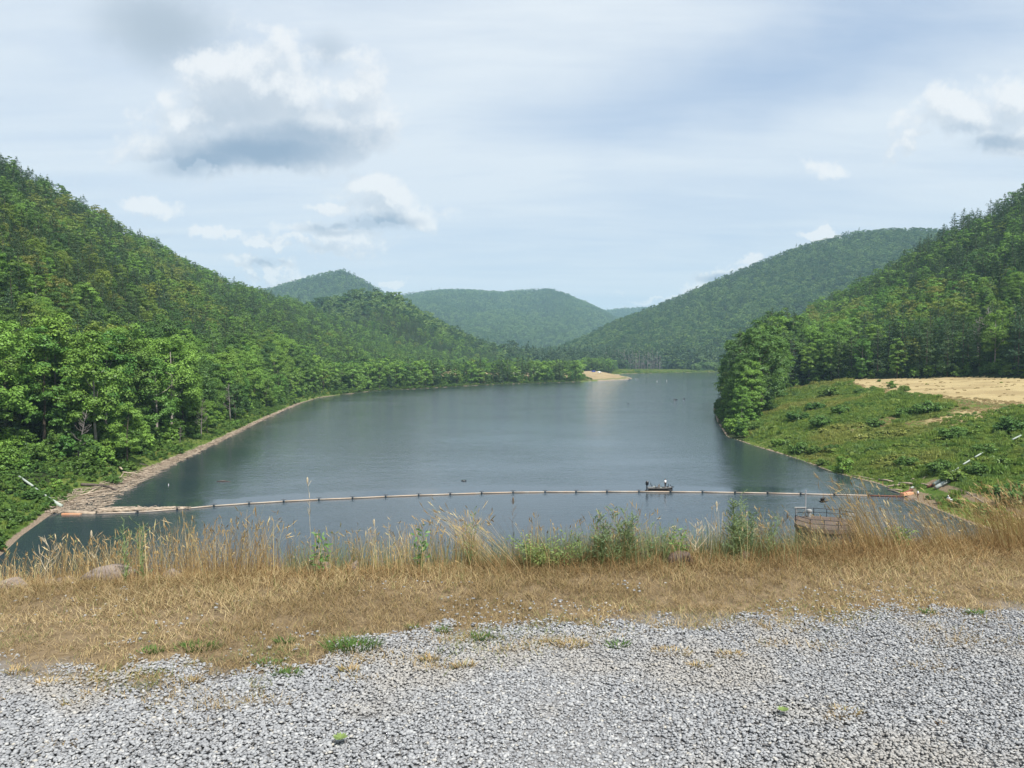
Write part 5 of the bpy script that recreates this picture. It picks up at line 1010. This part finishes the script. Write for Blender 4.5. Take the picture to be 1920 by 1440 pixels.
o = link('low_green_grass', mesh('low_green_grass', V_, F_, M['lowgreen'])); tag(o, 'thin low green growth mixed into the straw along the gravel edge', 'green grass', kind='stuff')
# thatch and tall straw along the crest edge
def yline(x): return 6.08 + .075 * x + .11 * np.clip(x - 2.2, 0, 9)
nt = 30000; gx = rng.uniform(-9, 9, nt); gy = yline(gx) + rng.normal(size=nt) * .28 + .12; B = np.stack([gx, gy, gz(gx, gy) - .01], 1); cl = fbm(gx, gy, .7, 3, 66); H = rng.uniform(.03, .19, nt) * (.2 + 1.4 * cl)
V_, F_, _o = blades(B, rng.uniform(0, 6.28, nt), H, rng.uniform(.0025, .0045, nt), rng.uniform(.1, 2.2, nt), rng.uniform(0, .8, nt), 3)
o = link('thatch', mesh('thatch', V_, F_, M['russet'])); tag(o, 'tangled russet thatch at the foot of the tall straw', 'thatch', kind='stuff')
# height of the straw against the picture: (px, stand height m, density)
prof = np.array([(-200, .30, .8), (0, .22, .7), (100, .30, .8), (230, .30, 1), (300, .40, 1.3), (400, .36, 1.2), (500, .42, 1.3), (560, .26, .8), (650, .28, .6), (740, .30, .8), (860, .34, .9), (930, .46, 1), (1000, .30, .6), (1080, .26, .6), (1180, .36, .6), (1260, .22, .4), (1320, .32, .5), (1400, .28, .6), (1480, .30, .35), (1560, .26, .3), (1605, .34, .5), (1640, .56, 1.5), (1680, .44, 1.1), (1720, .36, .8), (1760, .38, 1.0), (1820, .36, 1.0), (1900, .38, 1.0), (2100, .4, 1)])
nt = 24000; gx = rng.uniform(-8, 8.5, nt); gy = yline(gx) + rng.normal(size=nt) * .22 + .2; ppx = 960 + F_PX * gx / gy; clump = fbm(gx, gy, .22, 2, 71); dens = np.interp(ppx, prof[:, 0], prof[:, 2]) * .8
kp = rng.random(nt) < dens * np.clip((clump - .3) * 4, .08, 1.3); gx, gy, ppx, clump = gx[kp], gy[kp], ppx[kp], clump[kp]; nt = len(gx); H = np.interp(ppx, prof[:, 0], prof[:, 1]) * rng.uniform(.45, 1.28, nt) * (.75 + .5 * clump)
az = np.where(ppx > 1450, math.pi + rng.normal(size=nt) * .5, rng.uniform(0, 6.28, nt)); lean = np.where(ppx > 1450, rng.uniform(.1, .55, nt), np.abs(rng.normal(size=nt)) * .16); lean = np.where((ppx > 900) & (ppx < 990), .5 + .2 * rng.random(nt), lean); az = np.where((ppx > 900) & (ppx < 990), math.pi * .98, az)
B = np.stack([gx, gy, gz(gx, gy) - .01], 1); V_, F_, out_ = blades(B, az, H, rng.uniform(.0022, .004, nt), lean, rng.uniform(0, .35, nt), 4, .35)
tip = (out_[-1] + out_[-2 + 1 - 0]) / 2; tip = (out_[-2] + out_[-1]) / 2; pre = (out_[-4] + out_[-3]) / 2; dirt_v = tip - pre; dirt_v /= np.linalg.norm(dirt_v, axis=1, keepdims=True)
hd = rng.random(nt) < .35; Ls = rng.uniform(.035, .085, nt) * (H / .4); C1 = (tip + dirt_v * Ls[:, None] * .35)[hd]; V2, F2 = quads(C1, rdir(len(C1)), Ls[hd] * .55, rng.uniform(.0025, .0045, len(C1)), T=dirt_v[hd]); V2b, F2b = quads(C1, rdir(len(C1)), Ls[hd] * .5, rng.uniform(.0025, .0045, len(C1)), T=dirt_v[hd])
Va = np.concatenate([V_, V2, V2b]); Fa = np.concatenate([F_, F2 + len(V_), F2b + len(V_) + len(V2)])
o = link('tall_straw', mesh('tall_straw', Va, Fa, M['tall'])); tag(o, 'tall pale straw with seed heads along the crest edge', 'tall straw', kind='stuff')
# pale green fine grass among it
nt = 11000; gx = rng.uniform(-1.8, 3.4, nt); gy = yline(gx) + rng.normal(size=nt) * .2 + .3; ppx = 960 + F_PX * gx / gy; w_ = np.interp(ppx, [400, 480, 620, 800, 960, 1000, 1060, 1200, 1290, 1400, 1500, 1600], [.15, .6, .5, .3, .5, .9, 1, 1, .6, .8, .3, .05]); kp = rng.random(nt) < w_; gx, gy = gx[kp], gy[kp]; nt = len(gx)
V_, F_, _o = blades(np.stack([gx, gy, gz(gx, gy) - .01], 1), rng.uniform(0, 6.28, nt), rng.uniform(.10, .34, nt), rng.uniform(.002, .0035, nt), np.abs(rng.normal(size=nt)) * .2, rng.uniform(0, .3, nt), 3)
M['palegreen'] = grassmat('pale_green_blades', [(0, (.12, .17, .08)), (.5, (.20, .26, .13)), (1, (.34, .38, .2))], .3, (.12, .17, .07))
o = link('green_grass', mesh('green_grass', V_, F_, M['palegreen'])); tag(o, 'fine pale green grass growing among the straw at the crest', 'green grass', kind='stuff')

# single weeds
M['weed_grey'] = leafmat('grey_green_weed', [(.16, .23, .11), (.13, .2, .09)], .3, gain=1.0); M['weed_green'] = leafmat('leafy_green_weed', [(.12, .24, .05), (.10, .2, .045)], .35, gain=1.0); M['weed_lime'] = leafmat('lime_weed', [(.19, .27, .07), (.15, .23, .06)], .35, gain=1.0)
M['stalk'] = mat('dry_stalk', (.42, .36, .25), .8); M['stalk_dark'] = mat('dark_stalk', (.12, .09, .06), .8); M['stalk_green'] = mat('green_stalk', (.16, .22, .08), .7)
def weed(px, topy, basey, Y, kind, lb, sc_w=1.0):
    u, e = ray(px, basey); X0 = u * Y; z0 = float(gz(X0, Y)) - .02; top = AT(px, topy, Y); H_ = top[2] - z0; e_ = empty('weed', (X0, Y, z0)); tag(e_, lb, 'weed', 'weeds standing in the straw'); b = MB(); C = []; N = []; T = []; r_ = random.Random(int(px * 7))
    def leaf(c, d, s): C.append(c); T.append(d); N.append(rdir(1)[0] * .8 + np.array([0, -.2, .8]))
    stems = {'feather': 5, 'leafy': 3, 'bush': 9, 'stalk': 1, 'skeleton': 1, 'wisp': 4}[kind]
    for k in range(stems):
        lx = r_.gauss(0, .05 if kind != 'bush' else .11) * sc_w; h = H_ * (1 if k == 0 else r_.uniform(.6, .95)); pts = [Vector((lx * (j / 5) ** 1.2 + r_.gauss(0, .004), r_.gauss(0, .01) * j, h * j / 5)) for j in range(6)]; b.tube(pts, [(.0021 if kind == 'stalk' else .0032) * (1 - .13 * j) for j in range(6)], 5)
        def at_(f): g = f * 5; i = min(4, int(g)); return pts[i].lerp(pts[i + 1], g - i)
        if kind in ('feather', 'wisp'):
            for q in range(36 if kind == 'feather' else 12):
                f = r_.uniform(.12, 1); p = at_(f); a = r_.uniform(0, 6.28); L = (.085 if kind == 'feather' else .05) * (1.15 - f) + .03; tipv = p + Vector((math.cos(a) * L, math.sin(a) * L * .6, L * .75)); b.tube([p, tipv], [.0016, .0008], 3, False)
                for w2 in range(4 if kind == 'feather' else 2): c = p.lerp(tipv, r_.uniform(.25, 1)); leaf(np.array(c), np.array([math.cos(a), math.sin(a), .9]) + rng.normal(size=3) * .4, 1)
        elif kind in ('leafy', 'bush'):
            for q in range(22 if kind == 'leafy' else 34):
                f = r_.uniform(.2, 1); p = at_(f); a = r_.uniform(0, 6.28); L = r_.uniform(.02, .07); c = p + Vector((math.cos(a) * L, math.sin(a) * L, r_.uniform(-.01, .03))); leaf(np.array(c), np.array([math.cos(a), math.sin(a), .25]), 1)
        elif kind == 'skeleton':
            for q in range(10): f = r_.uniform(.3, .97); p = at_(f); s = r_.choice((-1, 1)) * r_.uniform(.4, 1); L = .17 * (1.25 - f); p1 = p + Vector((s * L * .6, r_.gauss(0, .02), L * .5)); p2 = p + Vector((s * L, 0, L * .95)); b.tube([p, p1, p2], [.0028, .002, .001], 4); b.tube([p1, p1 + Vector((s * L * .1, 0, L * .4))], [.0018, .0008], 3)
        else:
            for q in range(9): f = r_.uniform(.5, 1); p = at_(f); a = r_.uniform(0, 6.28); b.tube([p, p + Vector((math.cos(a) * .03, math.sin(a) * .03, .04))], [.0018, .001], 3)
            b.lathe(pts[-1], [(.003, -.01), (.007, .01), (.007, .03), (.002, .045)], 6)
    b.build('stem', M['stalk'] if kind == 'skeleton' else M['stalk_dark'] if kind == 'stalk' and px in (962, 1469) else M['stalk'] if kind == 'stalk' else M['stalk_green'], e_)
    if C:
        C = np.array(C); s = {'feather': (.017, .0035), 'wisp': (.011, .004), 'leafy': (.024, .009), 'bush': (.015, .006)}[kind]; V_, F_ = quads(C, np.array(N), s[0] * rng.uniform(.6, 1.3, len(C)), s[1], T=np.array(T))
        link('leaves', mesh('leaves', V_, F_, M[{'feather': 'weed_grey', 'wisp': 'weed_grey', 'leafy': 'weed_green', 'bush': 'weed_lime'}[kind]]), e_)
WD = [(1378, 925, 1045, 6.9, 'feather', 'tall feathery green weed left of the intake platform', 1.2), (1398, 945, 1045, 6.95, 'feather', 'feathery green weed just right of the tallest feathery one', 1), (1180, 952, 1040, 6.8, 'feather', 'feathery grey-green weed below the boat', 1), (1128, 962, 1040, 6.7, 'feather', 'pale feathery weed left of the one below the boat', 1), (1150, 985, 1040, 6.75, 'wisp', 'wispy weed between the two feathery weeds', 1.5),
 (1040, 1000, 1040, 6.7, 'bush', 'lime green flowering weed clump in the middle of the crest', 2.0), (1010, 1005, 1045, 6.65, 'bush', 'smaller lime weed left of the lime clump', 1), (600, 990, 1060, 6.5, 'leafy', 'leafy green weed beside the tall single stalk', 1), (583, 905, 1060, 6.5, 'stalk', 'tallest single pale stalk rising past the boom', .6), (790, 990, 1050, 6.6, 'leafy', 'dark leafy weed left of centre', 1), (1272, 990, 1045, 6.8, 'leafy', 'dark leafy weed over the mound-like rock', 1.1),
 (880, 955, 1050, 6.7, 'wisp', 'tall wispy weed left of the leaning straw', 1.3), (962, 945, 1045, 6.7, 'stalk', 'dark thin stalk right of the leaning straw', .5), (1330, 950, 1045, 6.85, 'stalk', 'pale stalk with seed head right of the mound-like rock', .6), (1469, 968, 1045, 7.0, 'stalk', 'dark bare stalk left of the platform corner', .4), (85, 1005, 1080, 6.2, 'skeleton', 'branched bare weed skeleton at the left', 1),
 (236, 975, 1070, 6.3, 'wisp', 'grey spiky weed standing before the dark water', .7), (270, 970, 1070, 6.35, 'wisp', 'second grey spiky weed right of the first', .7), (190, 1000, 1080, 6.25, 'stalk', 'thin upright stalk above the largest rock', .5), (1095, 985, 1042, 6.7, 'wisp', 'wispy green weed right of the lime clump', 1.2), (1215, 985, 1042, 6.8, 'wisp', 'wispy weed left of the small dark rock', 1.2), (1250, 975, 1042, 6.8, 'wisp', 'wispy weed behind the dark leafy weed', 1.2),
 (1440, 960, 1045, 6.95, 'wisp', 'thin wisp left of the dark bare stalk', 1), (1688, 985, 1050, 7.3, 'bush', 'small pale green weed inside the tall right straw', .7), (700, 985, 1060, 6.5, 'stalk', 'single bare stalk left of the dark leafy weed', .5), (1300, 985, 1045, 6.85, 'skeleton', 'branched brown weed right of the mound-like rock', .8)]
for a in WD: weed(a[0], a[1], a[2] + 18, a[3] - .62, a[4], a[5], a[6] * (.45 if a[4] == 'leafy' else 1))
# low green tufts in the gravel
def tuft(px, py, wid, mt, lb, h=.05, nn=90):
    z_ = 26.35; x_, y_ = G(px, py, z_); x_, y_ = ray(px, py)[0] * ((z_ - CAM_H) / ray(px, py)[1]), (z_ - CAM_H) / ray(px, py)[1]; k_ = nn; a = rng.uniform(0, 6.28, k_); r_ = np.sqrt(rng.random(k_)) * wid / 2; B = np.stack([np.cos(a) * r_ * 1.2, np.sin(a) * r_ * .7, np.full(k_, -.003)], 1)
    V_, F_, _o = blades(B, a + rng.normal(size=k_) * .6, rng.uniform(.4, 1, k_) * h, rng.uniform(.003, .007, k_), rng.uniform(.2, 1.0, k_), rng.uniform(.1, .6, k_), 3); o = link('grass_tuft', mesh('grass_tuft', V_, F_, mt)); o.location = (x_, y_, z_ + .004); tag(o, lb, 'grass tuft', 'tufts in the gravel edge')
for a in [(660, 1215, .26, 'gweed', 'largest dark green tuft at the gravel edge', .06, 330), (1158, 1212, .12, 'gweed', 'small green tuft right of centre at the gravel edge', .035, 90), (905, 1198, .12, 'gweed', 'green tuft straight below the leaning straw', .04, 110), (832, 1186, .07, 'gweed', 'small bright tuft left of the middle tuft', .045, 70), (775, 1178, .06, 'gweed', 'tiny tuft up in the straw left of centre', .035, 50),
   (540, 1265, .13, 'gweed', 'low green tuft in the left gravel', .035, 110), (500, 1245, .14, 'gweed', 'flat grey-green tuft left of the low tuft', .03, 100), (370, 1215, .22, 'gweed', 'wide flat green patch in the left straw', .035, 200), (535, 1205, .10, 'gweed', 'green sprig above the left gravel', .05, 70), (1828, 1152, .08, 'gweed', 'green tuft in the right gravel corner', .04, 70), (1740, 1150, .07, 'gweed', 'green tuft left of the right corner tuft', .035, 60), (280, 1222, .14, 'gweed', 'thin green patch at the far left', .03, 110),
   (1585, 1340, .12, 'mown', 'lone straw clump in the right gravel', .035, 160), (1570, 1352, .09, 'mown', 'smaller straw clump touching the lone clump', .025, 80), (175, 1305, .11, 'mown', 'straw tuft low in the left gravel', .035, 90), (90, 1285, .12, 'mown', 'straw tuft at the left frame side', .035, 100), (30, 1262, .10, 'mown', 'olive straw tuft at the left frame edge', .045, 100), (360, 1280, .10, 'mown', 'straw tuft below the wide green patch', .04, 90),
   (655, 1258, .09, 'mown', 'straw tuft below the largest green tuft', .045, 80), (1070, 1212, .16, 'mown', 'brown straw tuft left of the small green tuft', .04, 140), (870, 1250, .10, 'mown', 'straw tuft in the middle gravel', .04, 90), (805, 1238, .09, 'mown', 'olive straw tuft left of the middle gravel tuft', .04, 80), (1370, 1230, .14, 'mown', 'golden straw tuft right of centre', .03, 130), (1310, 1250, .10, 'mown', 'small golden tuft below the right straw tuft', .03, 80),
   (1260, 1225, .2, 'mown', 'wide thin straw patch in the pale gravel', .03, 170), (1765, 1360, .03, 'russet', 'tiny reddish tuft far right in the gravel', .02, 20)]:
    tuft(a[0], a[1], a[2], M[a[3]], a[4], a[5], a[6])
def rosette(px, py, lb, s):
    u, e = ray(px, py); y_ = (26.36 - CAM_H) / e; k_ = 16; a = np.linspace(0, 6.28, k_) + rng.normal(size=k_) * .2; dv = np.stack([np.cos(a), np.sin(a), np.full(k_, .35)], 1); V_, F_ = quads(dv * s * .5 + np.array([0, 0, .01]), np.stack([-np.cos(a) * .3, -np.sin(a) * .3, np.ones(k_)], 1), s * rng.uniform(.4, .6, k_), s * .2, T=dv)
    o = link('small_plant', mesh('small_plant', V_, F_, M['weed_lime'])); o.location = (u * y_, y_, 26.372); tag(o, lb, 'small plant')
rosette(638, 1394, 'small lime green leafy plant alone in the lower gravel', .035); rosette(1468, 1341, 'tiny olive green plant left of the lone straw clump', .03)
# haze
hz_me = MB().box((100, 4000, 245), (9000, 9400, 520)).me('haze', None) if False else None
b = MB().box((200, 3700, 250), (9600, 9000, 524)); hm = bpy.data.materials.new('air_haze'); hm.use_nodes = True; t = NT(hm.node_tree); t.n.clear()
vo = t.new('ShaderNodeOutputMaterial'); pv = t.new('ShaderNodeVolumePrincipled'); pv.inputs['Color'].default_value = (.50, .79, .97, 1); pv.inputs['Density'].default_value = 0.000100
t.l.new(pv.outputs[0], vo.inputs['Volume']); tag(b.build('haze', hm), 'thin pale blue summer haze over the valley', 'haze', kind='stuff')
